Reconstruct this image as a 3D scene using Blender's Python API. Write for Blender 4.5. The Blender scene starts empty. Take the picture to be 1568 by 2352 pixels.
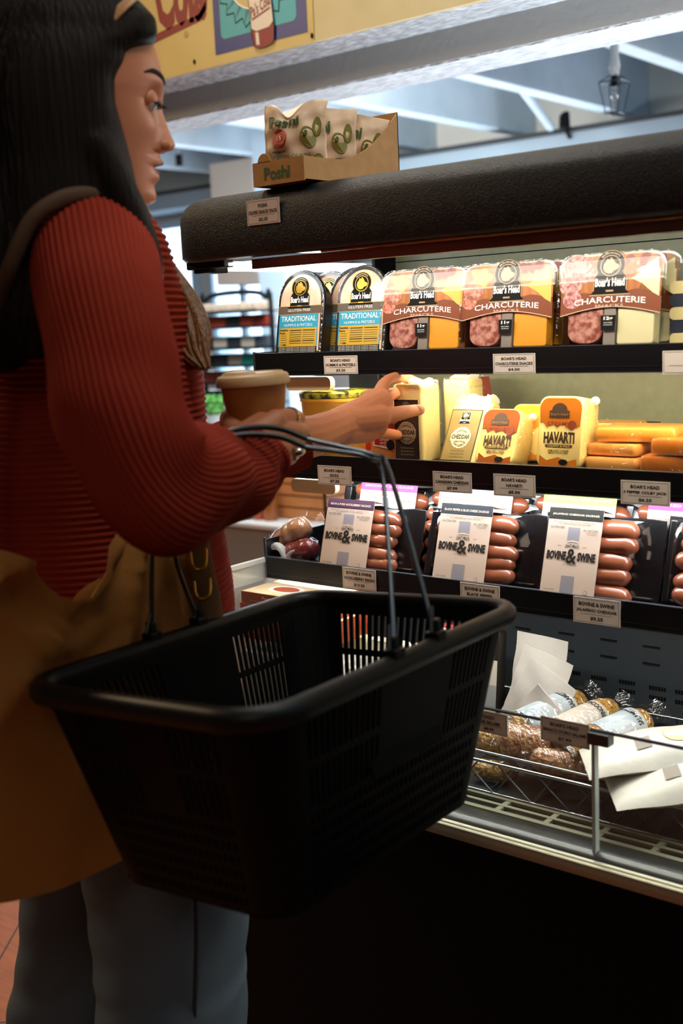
import bpy, math, random
import numpy as np
from mathutils import Vector, Matrix
random.seed(7); np.random.seed(7)
SC = bpy.context.scene
COL = SC.collection
PI = math.pi

# ------------------------------------------------------------------ camera
RGT = Vector((0.77521, 0.63010, -0.04544))     # the camera's right, in the room
FL = 2653.0
def _basis():
    d1 = Vector((-3274, 286, -FL)).normalized(); d2 = Vector((2196, 536, -FL))
    X = -d1; Y = (d2 - X*X.dot(d2)).normalized(); Z = X.cross(Y)
    return Matrix((X, Y, Z))          # world = M @ (right, up, back)
M3 = _basis()
CAM = Vector((0, 0, 1.25))
cd = bpy.data.cameras.new('camera'); cam = bpy.data.objects.new('camera', cd); COL.objects.link(cam)
cam.matrix_world = Matrix.Translation(CAM) @ M3.to_4x4()
cd.sensor_fit = 'VERTICAL'; cd.sensor_height = 36; cd.sensor_width = 24; cd.lens = FL*36/2352
cd.clip_start = .05; cd.dof.use_dof = True; cd.dof.focus_distance = 1.78; cd.dof.aperture_fstop = 4.0
SC.camera = cam
SC.view_settings.view_transform = 'Standard'; SC.view_settings.look = 'None'
SC.view_settings.gamma = 1; SC.view_settings.exposure = 0.0; SC.view_settings.use_curve_mapping = False
w = bpy.data.worlds.new('world'); SC.world = w; w.use_nodes = True
w.node_tree.nodes['Background'].inputs[0].default_value = (.35, .5, .7, 1)
w.node_tree.nodes['Background'].inputs[1].default_value = .35

def area(name, loc, target, sx, sy, power, col):
    l = bpy.data.lights.new(name, 'AREA'); l.shape = 'RECTANGLE'; l.size = sx; l.size_y = sy
    l.energy = power; l.color = col
    o = bpy.data.objects.new(name, l); COL.objects.link(o); o.location = loc
    o.rotation_euler = (Vector(target) - Vector(loc)).to_track_quat('-Z', 'Y').to_euler()
    return o
XL, XR = -1.326, .35
XM = (XL + XR)/2
LED = (1.0, .90, .74)
# the lamps of the case: one strip behind the canopy lip, one under the front of each shelf, one across the left end
area('canopy_led', (XM, 1.262, 1.352), (XM, 1.50, 1.17), XR-XL-.08, .035, 3.9, (1, .93, .80))
area('canopy_end_led', (XL+.05, 1.46, 1.350), (XL+.16, 1.46, 1.18), .02, .34, .8, (.95, 1, 1))
area('shelf_led', (XM, 1.420, 1.184), (XM, 1.56, .98), XR-XL-.06, .014, 5.0, (1.0, .84, .55))
area('shelf_led.001', (XM, 1.420, 1.020), (XM, 1.56, .80), XR-XL-.06, .014, 3.6, (.95, .97, 1))
area('shelf_led.002', (XM, 1.420, .842), (XM, 1.42, .60), XR-XL-.06, .014, 2.8, (1, .97, .90))
# assumed daylight and added warm and sheen fills, none from a known fixture
area('window_daylight', (-3.2, 5.2, .9), (-2.2, 2.3, 2.3), 5.5, 1.4, 170, (.74, .87, 1))  # added low upward fill for joists and beam, assumed daylight that no window emits
area('aisle_light', (.75, 1.95, .95), (.75, 2.25, 3), 4.4, .3, 90, (.80, .90, 1))  # added upward fill, hidden behind the case, to brighten the beam undersides
area('shop_lamp', (.25, -.75, 2.2), (-.95, .95, 1.1), .5, .5, 2.9, (1, .80, .60))  # added front fill for the woman, bag and tags, not a known fixture
area('track_lamp', (-1.9, 1.7, 2.85), (-.7, 1.25, 1.40), .25, .25, 13, (1, .90, .74))  # assumed ceiling light aimed at the canopy's top sheen, no fixture known
area('clerestory_daylight', (.2, 5.0, 2.35), (-.6, 1.3, 1.44), 2.4, .5, 60, (1, .97, .9))  # added high light for the canopy's top sheen; no window known there
area('shop_lamp.001', (-2.9, .7, 2.45), (-2.9, .9, 0), .7, .7, 30, (1, .70, .40))  # assumed warm light over the floor at the left, no fixture known
area('shop_lamp.002', (-.3, 1.0, 2.5), (-1.8, 2.1, 2.1), .4, .4, 13, (1, .92, .78))  # added to light the sign and the beam face, source assumed
area('shop_lamp.003', (-3.4, 3.4, 2.35), (-4.2, 5.2, .9), 1.2, 1.2, 90, (1, .95, .88))  # added to brighten the snack rack and back wall, source assumed

# ------------------------------------------------------------------ pixel rays used only to take measurements
def ray(px, py):
    return M3 @ Vector(((px-784)/FL, -(py-1176)/FL, -1.0))
def PD(px, py, D): return CAM + ray(px, py)*D
def PP(px, py, ax, val):
    r = ray(px, py); return CAM + r*((val-CAM[ax])/r[ax])

# ------------------------------------------------------------------ materials
def lin(h):
    if isinstance(h, str):
        h = h.lstrip('#'); c = [int(h[i:i+2], 16)/255 for i in (0, 2, 4)]
        return tuple((x/12.92 if x <= .04045 else ((x+.055)/1.055)**2.4) for x in c) + (1,)
    return tuple(h) + (1,)
MATS = {}
def mat(name, col, rough=.5, metal=0, var=None, bump=None, emit=0, alpha=1, coat=0, col2=None, stretch=None, spec=None, sss=0):
    if name in MATS: return MATS[name]
    m = bpy.data.materials.new(name); m.use_nodes = True; nt = m.node_tree
    b = nt.nodes['Principled BSDF']
    b.inputs['Base Color'].default_value = lin(col); b.inputs['Roughness'].default_value = rough
    b.inputs['Metallic'].default_value = metal; b.inputs['Alpha'].default_value = alpha
    b.inputs['Coat Weight'].default_value = coat; b.inputs['Coat Roughness'].default_value = .12
    if spec is not None: b.inputs['Specular IOR Level'].default_value = spec
    if sss: b.inputs['Subsurface Weight'].default_value = sss; b.inputs['Subsurface Radius'].default_value = (.02, .008, .004)
    if emit:
        b.inputs['Emission Color'].default_value = lin(col); b.inputs['Emission Strength'].default_value = emit
    tc = None
    if var or bump:
        tc = nt.nodes.new('ShaderNodeTexCoord'); mp = nt.nodes.new('ShaderNodeMapping')
        nt.links.new(tc.outputs['Object'], mp.inputs[0])
        if stretch: mp.inputs['Scale'].default_value = stretch
    if var:
        n = nt.nodes.new('ShaderNodeTexNoise'); n.inputs['Scale'].default_value = var[0]; n.inputs['Detail'].default_value = 4
        r = nt.nodes.new('ShaderNodeValToRGB'); r.color_ramp.elements[0].position = .5-var[1]/2; r.color_ramp.elements[1].position = .5+var[1]/2
        r.color_ramp.elements[0].color = lin(col); r.color_ramp.elements[1].color = lin(col2 or col)
        nt.links.new(mp.outputs[0], n.inputs[0]); nt.links.new(n.outputs[0], r.inputs[0]); nt.links.new(r.outputs[0], b.inputs['Base Color'])
        if emit: nt.links.new(r.outputs[0], b.inputs['Emission Color'])
    if bump:
        n = nt.nodes.new('ShaderNodeTexNoise'); n.inputs['Scale'].default_value = bump[0]; n.inputs['Detail'].default_value = 3
        bp = nt.nodes.new('ShaderNodeBump'); bp.inputs['Strength'].default_value = bump[1]; bp.inputs['Distance'].default_value = bump[2] if len(bump) > 2 else .002
        nt.links.new(mp.outputs[0], n.inputs[0]); nt.links.new(n.outputs[0], bp.inputs['Height']); nt.links.new(bp.outputs[0], b.inputs['Normal'])
    MATS[name] = m; return m
def film(name, gloss=.18, tint=(1, 1, 1), rough=.06, bump=None, milky=0.0):
    if name in MATS: return MATS[name]
    m = bpy.data.materials.new(name); m.use_nodes = True; nt = m.node_tree
    nt.nodes.remove(nt.nodes['Principled BSDF']); out = nt.nodes['Material Output']
    t = nt.nodes.new('ShaderNodeBsdfTransparent'); t.inputs[0].default_value = (*tint, 1)
    g = nt.nodes.new('ShaderNodeBsdfGlossy'); g.inputs['Roughness'].default_value = rough
    mx = nt.nodes.new('ShaderNodeMixShader')
    lw = nt.nodes.new('ShaderNodeLayerWeight'); lw.inputs[0].default_value = .35
    ma = nt.nodes.new('ShaderNodeMath'); ma.operation = 'MULTIPLY_ADD'; ma.inputs[1].default_value = .09; ma.inputs[2].default_value = gloss*.25
    nt.links.new(lw.outputs['Facing'], ma.inputs[0]); nt.links.new(ma.outputs[0], mx.inputs[0])
    nt.links.new(t.outputs[0], mx.inputs[1]); nt.links.new(g.outputs[0], mx.inputs[2])
    last = mx
    if milky:
        d = nt.nodes.new('ShaderNodeBsdfDiffuse'); d.inputs[0].default_value = (.85, .85, .83, 1)
        tr = nt.nodes.new('ShaderNodeBsdfTranslucent'); tr.inputs[0].default_value = (.85, .85, .83, 1)
        m1 = nt.nodes.new('ShaderNodeMixShader'); m1.inputs[0].default_value = .4
        nt.links.new(d.outputs[0], m1.inputs[1]); nt.links.new(tr.outputs[0], m1.inputs[2])
        m2 = nt.nodes.new('ShaderNodeMixShader'); m2.inputs[0].default_value = milky
        nt.links.new(mx.outputs[0], m2.inputs[1]); nt.links.new(m1.outputs[0], m2.inputs[2]); last = m2
    if bump:
        tc = nt.nodes.new('ShaderNodeTexCoord'); n = nt.nodes.new('ShaderNodeTexNoise'); n.inputs['Scale'].default_value = bump[0]
        n.inputs['Distortion'].default_value = 1.2
        bp = nt.nodes.new('ShaderNodeBump'); bp.inputs['Strength'].default_value = bump[1]; bp.inputs['Distance'].default_value = .01
        nt.links.new(tc.outputs['Object'], n.inputs[0]); nt.links.new(n.outputs[0], bp.inputs['Height'])
        nt.links.new(bp.outputs[0], g.inputs['Normal'])
    nt.links.new(last.outputs[0], out.inputs['Surface']); MATS[name] = m; return m

K = dict(
 black=mat('black print', '#0a0a0c', .6, spec=.15), white=mat('white print', '#f2efe8', .5), cream=mat('cream card', '#dccbb4', .6),
 gold=mat('gold print', '#c79a2e', .35, .4), tagw=mat('tag card', '#d8ccc0', .55), ink=mat('tag ink', '#15120f', .5),
 case=mat('case black', '#0b0e12', .38, 0, bump=(900, .25, .0006)), canopy=mat('canopy textured black', '#091420', .36, 0, spec=.35, bump=(620, 1, .0014)),
 rail=mat('rail black', '#05070b', .35), edge=mat('rail edge', '#6b747c', .3, .8),
 panel=mat('back panel grey', '#71765f', .42, 0, var=(60, .5), col2='#7d826c', bump=(500, .2, .0004)),
 panel2=mat('lower panel grey', '#33393f', .38, 0, bump=(600, .2, .0004)),
 lip=mat('lip metal', '#a9a692', .35, .5), chrome=mat('chrome', '#c8ccd0', .18, 1), steel=mat('dark steel', '#5a6068', .3, .9),
 blue=mat('tag blue', '#1f9bbd', .5), yellow=mat('panel yellow', '#c9a12c', .5), taupe=mat('band taupe', '#5a4a3c', .5),
)
FILM = film('clear film', .06, rough=.03); FILMC = film('crumpled film', .35, bump=(45, .9), rough=.08); MILK = film('milky film', .25, bump=(30, .6), rough=.2, milky=.62)
PLAST = film('clear tray plastic', .28, rough=.05)

# ------------------------------------------------------------------ mesh builder
_tx = {}
def text_tris(s, bold=0.0):
    k = (s, bold)
    if k in _tx: return _tx[k]
    c = bpy.data.curves.new('t', 'FONT'); c.body = s; c.resolution_u = 2; c.offset = bold; c.fill_mode = 'FRONT'
    o = bpy.data.objects.new('t', c); COL.objects.link(o); bpy.context.view_layer.update()
    me = o.to_mesh()
    V = [(v.co.x, v.co.y) for v in me.vertices]; F = [tuple(p.vertices) for p in me.polygons]
    o.to_mesh_clear(); bpy.data.objects.remove(o); bpy.data.curves.remove(c)
    xs = [v[0] for v in V]; ys = [v[1] for v in V]
    x0, x1, y0, y1 = min(xs), max(xs), min(ys), max(ys)
    V = [((x-x0)/(x1-x0)-.5, (y-y0)/(y1-y0)-.5) for x, y in V]
    _tx[k] = (V, F); return _tx[k]
def circ(cx, cz, rx, rz=None, n=28, a0=0, a1=2*PI):
    rz = rz or rx; e = 0 if abs(a1-a0-2*PI) > 1e-6 else 1
    return [(cx+rx*math.cos(a0+(a1-a0)*i/(n-1+e)), cz+rz*math.sin(a0+(a1-a0)*i/(n-1+e))) for i in range(n)]
def rrect(x0, x1, z0, z1, r, n=6):
    o = []
    for cx, cz, a in ((x1-r, z0+r, -PI/2), (x1-r, z1-r, 0), (x0+r, z1-r, PI/2), (x0+r, z0+r, PI)):
        o += [(cx+r*math.cos(a+PI/2*i/n), cz+r*math.sin(a+PI/2*i/n)) for i in range(n+1)]
    return o
class MB:
    def __init__(s): s.v = []; s.f = []; s.mi = []; s.mats = []
    def _m(s, m):
        if m not in s.mats: s.mats.append(m)
        return s.mats.index(m)
    def add(s, V, F, m):
        k = len(s.v); i = s._m(m); s.v += [tuple(v) for v in V]; s.f += [tuple(a+k for a in f) for f in F]; s.mi += [i]*len(F); return s
    def box(s, x0, x1, y0, y1, z0, z1, m, R=None, o=None):
        V = [Vector(p) for p in ((x0,y0,z0),(x1,y0,z0),(x1,y1,z0),(x0,y1,z0),(x0,y0,z1),(x1,y0,z1),(x1,y1,z1),(x0,y1,z1))]
        if R: o = Vector(o or (0,0,0)); V = [R @ (p-o) + o for p in V]
        return s.add(V, [(0,3,2,1),(4,5,6,7),(0,1,5,4),(1,2,6,5),(2,3,7,6),(3,0,4,7)], m)
    def loft(s, rings, m, caps=True, closed=True):
        n = len(rings[0]); V = [p for r in rings for p in r]; F = []
        for i in range(len(rings)-1):
            for j in range(n if closed else n-1):
                a = i*n+j; b = i*n+(j+1) % n; F.append((a, b, b+n, a+n))
        if caps and closed:
            F.append(tuple(range(n-1, -1, -1))); F.append(tuple((len(rings)-1)*n+j for j in range(n)))
        return s.add(V, F, m)
    def prism(s, pts, y0, y1, m):       # outline in x,z (counter-clockwise), extruded along y
        a = sum(pts[i][0]*pts[(i+1) % len(pts)][1]-pts[(i+1) % len(pts)][0]*pts[i][1] for i in range(len(pts)))
        if a > 0: pts = pts[::-1]
        return s.loft([[(x, y0, z) for x, z in pts], [(x, y1, z) for x, z in pts]], m)
    def poly(s, pts, h, m):             # flat print at y = -h
        a = sum(pts[i][0]*pts[(i+1) % len(pts)][1]-pts[(i+1) % len(pts)][0]*pts[i][1] for i in range(len(pts)))
        if a < 0: pts = pts[::-1]
        return s.add([(x, -h, z) for x, z in pts], [tuple(range(len(pts)))], m)
    def rect(s, x0, x1, z0, z1, h, m): return s.poly([(x0,z0),(x1,z0),(x1,z1),(x0,z1)], h, m)
    def text(s, t, cx, cz, wd, ht, h, m, bold=0.0, warp=None):
        V, F = text_tris(t, bold)
        P = [(cx+x*wd, cz+z*ht) for x, z in V]
        if warp: P = [warp(*p) for p in P]
        return s.add([(x, -h, z) for x, z in P], F, m)
    def ball(s, c, r, m, n=16, k=10, R=None, fn=None):
        if not hasattr(r, '__len__'): r = (r, r, r)
        c = Vector(c); V = []
        for i in range(1, k):
            ph = PI*i/k
            for j in range(n):
                th = 2*PI*j/n; p = Vector((r[0]*math.sin(ph)*math.cos(th), r[1]*math.sin(ph)*math.sin(th), r[2]*math.cos(ph)))
                if fn: p = fn(p)
                V.append(c + (R @ p if R else p))
        a = Vector((0,0,r[2])); b = Vector((0,0,-r[2]))
        V += [c+(R @ a if R else a), c+(R @ b if R else b)]
        t, q = len(V)-2, len(V)-1; F = []
        for i in range(k-2):
            for j in range(n): F.append((i*n+j, (i+1)*n+j, (i+1)*n+(j+1) % n, i*n+(j+1) % n))
        for j in range(n): F.append((t, j, (j+1) % n)); F.append((q, (k-2)*n+(j+1) % n, (k-2)*n+j))
        return s.add(V, F, m)
    def tube(s, path, r, m, n=10, caps=True, smooth=0, flat=None, up=None):
        P = [Vector(p) for p in path]
        if smooth:
            rr = r if hasattr(r, '__len__') else None
            Q = []; RR = []
            for i in range(len(P)-1):
                p0 = P[max(i-1,0)]; p1 = P[i]; p2 = P[i+1]; p3 = P[min(i+2,len(P)-1)]
                for k in range(smooth):
                    t = k/smooth
                    Q.append(.5*((2*p1)+(p2-p0)*t+(2*p0-5*p1+4*p2-p3)*t*t+(3*p1-p0-3*p2+p3)*t**3))
                    if rr: RR.append(rr[i]*(1-t)+rr[i+1]*t)
            Q.append(P[-1]); P = Q
            if rr: RR.append(rr[-1]); r = RR
        T = [(P[min(i+1,len(P)-1)]-P[max(i-1,0)]).normalized() for i in range(len(P))]
        u = Vector(up) if up else (Vector((0,0,1)) if abs(T[0].z) < .9 else Vector((1,0,0)))
        rings = []
        for i, p in enumerate(P):
            u = (u - T[i]*u.dot(T[i])).normalized(); w_ = T[i].cross(u)
            ri = r[i] if hasattr(r, '__len__') else r
            ra, rb = (ri, ri*(flat or 1))
            rings.append([p + u*(ra*math.cos(2*PI*j/n)) + w_*(rb*math.sin(2*PI*j/n)) for j in range(n)])
        return s.loft(rings, m, caps)
    def build(s, name, parent=None, smooth=None, bevel=0, seg=2, label=None):
        me = bpy.data.meshes.new(name); me.from_pydata(s.v, [], s.f)
        for m in s.mats: me.materials.append(m)
        me.polygons.foreach_set('material_index', s.mi)
        if smooth is not None:
            me.polygons.foreach_set('use_smooth', [True]*len(s.f)); me.update()
            if smooth < 180: me.set_sharp_from_angle(angle=math.radians(smooth))
        me.update()
        o = bpy.data.objects.new(name, me); COL.objects.link(o)
        if parent: o.parent = parent
        if bevel:
            b = o.modifiers.new('bevel', 'BEVEL'); b.width = bevel; b.segments = seg; b.limit_method = 'ANGLE'; b.angle_limit = .7
        if label: o['label'] = label
        return o
def blob(mb, vox, it=2, fac=.5):
    """voxel-fuse the closed pieces of mb into one skin; returns a new builder"""
    o = mb.build('tmp'); r = o.modifiers.new('r', 'REMESH'); r.mode = 'VOXEL'; r.voxel_size = vox
    if it: q = o.modifiers.new('s', 'SMOOTH'); q.iterations = it; q.factor = fac
    bpy.context.view_layer.update(); dg = bpy.context.evaluated_depsgraph_get(); e = o.evaluated_get(dg); me = e.to_mesh()
    R = MB(); R.add([v.co.copy() for v in me.vertices], [tuple(p.vertices) for p in me.polygons], mb.mats[0])
    e.to_mesh_clear(); d = o.data; bpy.data.objects.remove(o); bpy.data.meshes.remove(d); return R
def thing(name, label, cat, loc=(0,0,0), rot=(0,0,0), group=None):
    o = bpy.data.objects.new(name, None); COL.objects.link(o); o.empty_display_size = .02
    o.location = loc; o.rotation_euler = rot; o['label'] = label; o['category'] = cat
    if group: o['group'] = group
    return o
def tag(o, label, cat, group=None):
    o['label'] = label; o['category'] = cat
    if group: o['group'] = group
    return o
def struct(o): o['kind'] = 'structure'; return o
def dup(root, loc, rot=None, label=None, group=None):
    r = root.copy(); COL.objects.link(r); r.location = loc
    if rot is not None: r.rotation_euler = rot
    if label: r['label'] = label
    if group: r['group'] = group
    for ch in list(root.children):
        c = ch.copy(); COL.objects.link(c); c.parent = r
        for g in list(ch.children):
            d = g.copy(); COL.objects.link(d); d.parent = c
    return r
# ================================================================== ROOM
def slab(name, x0, x1, y0, y1, z0, z1, m, bevel=0): return struct(MB().box(x0,x1,y0,y1,z0,z1,m).build(name, bevel=bevel))
wood = bpy.data.materials.new('warm floor boards'); wood.use_nodes = True
nt = wood.node_tree; b = nt.nodes['Principled BSDF']; tc = nt.nodes.new('ShaderNodeTexCoord'); mp = nt.nodes.new('ShaderNodeMapping')
mp.inputs['Rotation'].default_value = (0, 0, .9); nt.links.new(tc.outputs['Object'], mp.inputs[0])
br = nt.nodes.new('ShaderNodeTexBrick'); br.inputs['Scale'].default_value = 1; br.inputs['Brick Width'].default_value = 1.3; br.inputs['Row Height'].default_value = .13
br.inputs['Mortar Size'].default_value = .002; br.inputs['Color1'].default_value = lin('#a3592a'); br.inputs['Color2'].default_value = lin('#c4713a'); br.inputs['Mortar'].default_value = lin('#3a1d0e')
nz = nt.nodes.new('ShaderNodeTexNoise'); nz.inputs['Scale'].default_value = 9; mp2 = nt.nodes.new('ShaderNodeMapping'); mp2.inputs['Scale'].default_value = (1, 9, 1); mp2.inputs['Rotation'].default_value = (0,0,.9)
nt.links.new(tc.outputs['Object'], mp2.inputs[0]); nt.links.new(mp2.outputs[0], nz.inputs[0])
mx = nt.nodes.new('ShaderNodeMix'); mx.data_type = 'RGBA'; mx.blend_type = 'MULTIPLY'; mx.inputs[0].default_value = .6
nt.links.new(mp.outputs[0], br.inputs[0]); nt.links.new(br.outputs[0], mx.inputs[6]); nt.links.new(nz.outputs[0], mx.inputs[7]); nt.links.new(mx.outputs[2], b.inputs['Base Color'])
b.inputs['Roughness'].default_value = .45
slab('floor', -9, 5, -3, 8, -.1, 0, wood)
ceil_m = mat('ceiling blue white', '#8fa2ae', .7, var=(3, .5), col2='#a4b4bd')
wall_m = mat('wall white', '#b3b3ad', .7, var=(2, .5), col2='#c1c0b8')
beam_m = mat('beam paint', '#8d8a87', .6, bump=(70, .2, .004)); rough_m = mat('rough sawn painted timber', '#9a9da0', .55, var=(90,.35), col2='#d4d8db', bump=(90, 1, .02), stretch=(.35, 1.6, 1))
slab('ceiling', -9, 5, -3, 8, 2.95, 3.05, ceil_m)
slab('wall_back', -9, 5, 5.75, 5.9, 0, 2.95, wall_m); slab('wall_left', -9.1, -8.9, -3, 8, 0, 2.95, wall_m)
slab('wall_front', -9, 5, -3.1, -3, 0, 2.95, mat('wall dim', '#6a5c4e', .8)); slab('wall_right', 5, 5.1, -3, 8, 0, 2.95, mat('wall dim', '#6a5c4e', .8))
# windows in the back wall, bright daylight with foliage beyond
def window(i, x0, x1, z0, z1):
    fr = MB()
    for a in ((x0-.05, x0, z0-.05, z1+.05), (x1, x1+.05, z0-.05, z1+.05), (x0, x1, z0-.05, z0), (x0, x1, z1, z1+.05), ((x0+x1)/2-.02, (x0+x1)/2+.02, z0, z1)):
        fr.box(a[0], a[1], 5.69, 5.76, a[2], a[3], mat('window paint', '#9fb4c4', .5))
    o = struct(fr.build('window_%d' % i)); MB().box(x0, x1, 5.725, 5.735, z0, z1, mat('window daylight', '#d8ecff', .5, emit=4.0, var=(2.2, .35), col2='#6f93a8')).build('window_pane', o)
window(1, -6.75, -5.95, 1.15, 1.95); window(2, -5.75, -5.2, .9, 2.0); window(3, -8.3, -7.3, 1.0, 2.0); window(4, -4.3, -3.6, 1.0, 2.0)
# ceiling joists
jm = mat('joist paint', '#a9bac6', .55, var=(5, .5), col2='#bccbd6', bump=(60, .5, .006))
for k, x in enumerate((-5.21, -4.56, -3.905, -3.255, -2.606, -1.945, -1.29)):
    slab('trim_%d' % (k+1), x-.085, x+.0, 2.38, 5.75, 2.2, 2.95, jm, .006)
slab('trim_8', -9, 5, 5.4, 5.75, 2.04, 2.14, mat('ledge paint', '#8fa3b2', .6))
slab('trim_9', -9, 5, 5.37, 5.40, 2.135, 2.155, mat('ledge dark edge', '#252a2e', .7))
# diagonal brace between joists
br_ = MB(); a = PP(1200, 205, 1, 4.9); c = PP(1265, 292, 1, 5.35); br_.tube([a, c], .022, jm, 8); struct(br_.build('trim_10'))
# the header beam over the case: sign board in front, stepped rough timber below
YB = 2.1
zb0 = PP(784, 80, 1, YB).z
def zz(py, Y): return PP(784, py, 1, Y).z
YB2 = 2.24; YB3 = 2.38
z1 = zb0                      # underside of the sign board's timber
zlow = zz(196, YB2)
slab('trim_11', -6.5, 4, YB+.012, YB2, z1, 2.9, rough_m)
slab('trim_12', -6.5, 4, YB2, YB3, zlow, 2.9, rough_m)
slab('trim_13', -6.5, 4, YB2-.006, YB2, zlow+.004, z1+.02, beam_m)
# blue-white post and beige column at the far left, low counter
slab('trim_14', PP(598,700,1,4.6).x, PP(655,700,1,4.6).x, 4.6, 4.8, 0, 2.3, mat('post paint', '#a9c3d8', .5))
slab('trim_15', PP(497,640,1,5.0).x, PP(600,640,1,5.0).x, 5.0, 5.3, 1.5, 2.2, mat('bulkhead beige', '#b7aca0', .6))

# ---- painted tin sign on the beam
def signpt(px, py): p = PP(px, py, 1, YB); return (p.x, p.z)
sg = thing('tin_sign', 'yellow painted soda sign with red lettering and blue panel nailed to the beam', 'sign', (signpt(560, 100)[0], YB, zb0))
ox, oz = sg.location.x, sg.location.z
def S(px, py): x, z = signpt(px, py); return (x-ox, z-oz)
sy = mat('sign yellow', '#c9b06c', .45, var=(6, .6), col2='#b89c58'); sred = mat('sign red', '#7c1218', .45); sbl = mat('sign blue', '#08246b', .4); ste = mat('sign teal', '#3f9aa0', .45); std = mat('sign teal dark', '#2a6f78', .45)
xr = S(722, 90)[0]
q = MB(); q.box(-.55, xr-.0015, 0, .01, .0, .55, sy); q.build('board', sg, bevel=.001)
q = MB(); r0 = S(495, 112); r1 = S(707, 80)
q.rect(r0[0], r1[0], .024, .5, .001, sbl); tl = rrect(r0[0]+.022, r1[0]-.03, .055, .45, .014); q.poly(tl, .0015, ste)
cx = (r0[0]+r1[0])/2-.005; cz = .19
cap = []
for i in range(44):
    a = 2*PI*i/44; rr = (.125 if i % 2 else .108); cap.append((cx+rr*math.cos(a), cz+rr*math.sin(a)))
q.poly([(cx+(x-cx)*1.03, cz+(z-cz)*1.03) for x, z in cap], .002, K['black']); q.poly(cap, .0025, ste)
for i in range(22):
    a = 2*PI*i/22+.1; q.poly([(cx+.12*math.cos(a), cz+.12*math.sin(a)), (cx+.09*math.cos(a+.06), cz+.09*math.sin(a+.06)), (cx+.088*math.cos(a-.05), cz+.088*math.sin(a-.05))], .003, std)
q.poly(circ(cx, cz, .088), .0035, K['white']); q.poly(circ(cx, cz, .084), .004, sy)
bx = cx+.022; q.build('cap_panel', sg)
q = MB(); bot = [(-.030,.034),(-.022,.028),(0,.026),(.022,.028),(.030,.034),(.034,.06),(.034,.2),(.018,.26),(.014,.36),(-.014,.36),(-.018,.26),(-.034,.2),(-.034,.06)]
R5 = math.radians(4)
def bw(p): return (bx+p[0]*math.cos(R5)-(p[1]-.03)*math.sin(R5), .03+(p[1]-.03)*math.cos(R5)+p[0]*math.sin(R5)-.012)
q.poly([bw((x*1.08, z)) for x, z in bot], .0045, K['black']); q.poly([bw(p) for p in bot], .005, sred)
q.poly([bw(p) for p in [(-.034,.075),(-.02,.066),(.02,.066),(.034,.075),(.034,.19),(-.034,.19)]], .0055, K['cream'])
q.poly([bw(p) for p in [(-.024,.036),(-.014,.034),(-.014,.062),(-.024,.064)]], .0055, K['cream'])
q.text("Pa's Cola", 0, .118, .064, .026, .006, sred, .02, warp=lambda x, z: bw((x, z+.25*x)))
q.poly([bw(p) for p in [(-.03,.092),(.03,.104),(.03,.108),(-.03,.096)]], .006, sred)
q.poly([bw(p) for p in circ(0, .158, .013, .018)], .006, sred); q.poly([bw(p) for p in circ(0, .158, .008, .012)], .0065, K['cream'])
q.build('bottle_print', sg)
q = MB(); c1 = S(425, 22)
cb = S(418, 66); q.text('Cola', cb[0], cb[1]+.085, .175, .16, .001, sred, .045)
a0 = S(370, 82); a1 = S(480, 30)
q.poly([(a0[0]-.08, a0[1]-.020), (a1[0]-.03, a1[1]-.012), (a1[0]-.006, a1[1]+.012), (a1[0], a1[1]+.06), (a1[0]-.007, a1[1]+.06), (a1[0]-.014, a1[1]+.022), (a1[0]-.036, a1[1]+.004), (a0[0]-.08, a0[1]+.000)], .001, sred)
rc = S(428, 79); q.poly(circ(rc[0], rc[1], .007), .001, sred); q.poly(circ(rc[0], rc[1], .0058), .0012, sy); q.text('R', rc[0], rc[1], .005, .007, .0014, sred)
q.build('lettering', sg)
q = MB()
for px, py in ((447, 142), (717, 82)): x, z = S(px, py); q.ball((x, -.001, z), (.004, .003, .006), K['black'], 10, 6)
q.build('nail', sg)
q = MB().box(xr+.0015, 4, 0, .011, 0, .55, mat('sign plain', '#c9b78c', .5, var=(9, .5), col2='#bca878')); o = q.build('sign_board_blank'); o.location = sg.location
tag(o, 'plain cream board fixed to the beam, right of the soda sign', 'board')

# ---- pendant cage lamp
pc = PP(1411, 215, 1, 3.6)
pl = thing('pendant_lamp', 'small wire cage pendant lamp hanging on a white stem from the ceiling', 'lamp', (pc.x, pc.y, pc.z))
wm = mat('pendant white', '#aeb4b8', .4)
MB().tube([(0,0,.055),(0,0,.075),(0,0,.08),(0,0,.105),(0,0,.11),(0,0,1.0)], [.013,.016,.019,.016,.014,.014], wm, 14).build('stem', pl, 30)
q = MB(); n = 4; dk = mat('cage wire', '#26343e', .4, .6)
T = [(.052*math.cos(PI/4+i*PI/2), .052*math.sin(PI/4+i*PI/2), .035) for i in range(4)]; B = [(.030*math.cos(PI/4+i*PI/2), .030*math.sin(PI/4+i*PI/2), -.062) for i in range(4)]; Tt = [(.014*math.cos(PI/4+i*PI/2), .014*math.sin(PI/4+i*PI/2), .058) for i in range(4)]
for i in range(4):
    j = (i+1) % 4
    for a, c in ((T[i], T[j]), (B[i], B[j]), (T[i], B[i]), (Tt[i], T[i])): q.tube([a, c], .0018, dk, 6)
q.build('cage', pl)
MB().tube([(0,0,.055),(0,0,.02)], .012, K['black'], 12).build('socket', pl)
MB().ball((0,0,-.01), (.012,.012,.026), film('bulb glass', .3), 14, 10).build('bulb', pl, 60)
sp = PP(1296, 275, 1, 5.34); MB().tube([(sp.x, 5.34, sp.z-.04), (sp.x, 5.34, sp.z+.02), (sp.x, 5.355, sp.z-.05), (sp.x, 5.39, sp.z-.08)], [.028,.028,.01,.01], K['black'], 12).build('spot_lamp')
tag(bpy.data.objects['spot_lamp'], 'small black spotlight on the far ceiling ledge', 'lamp')
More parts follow.
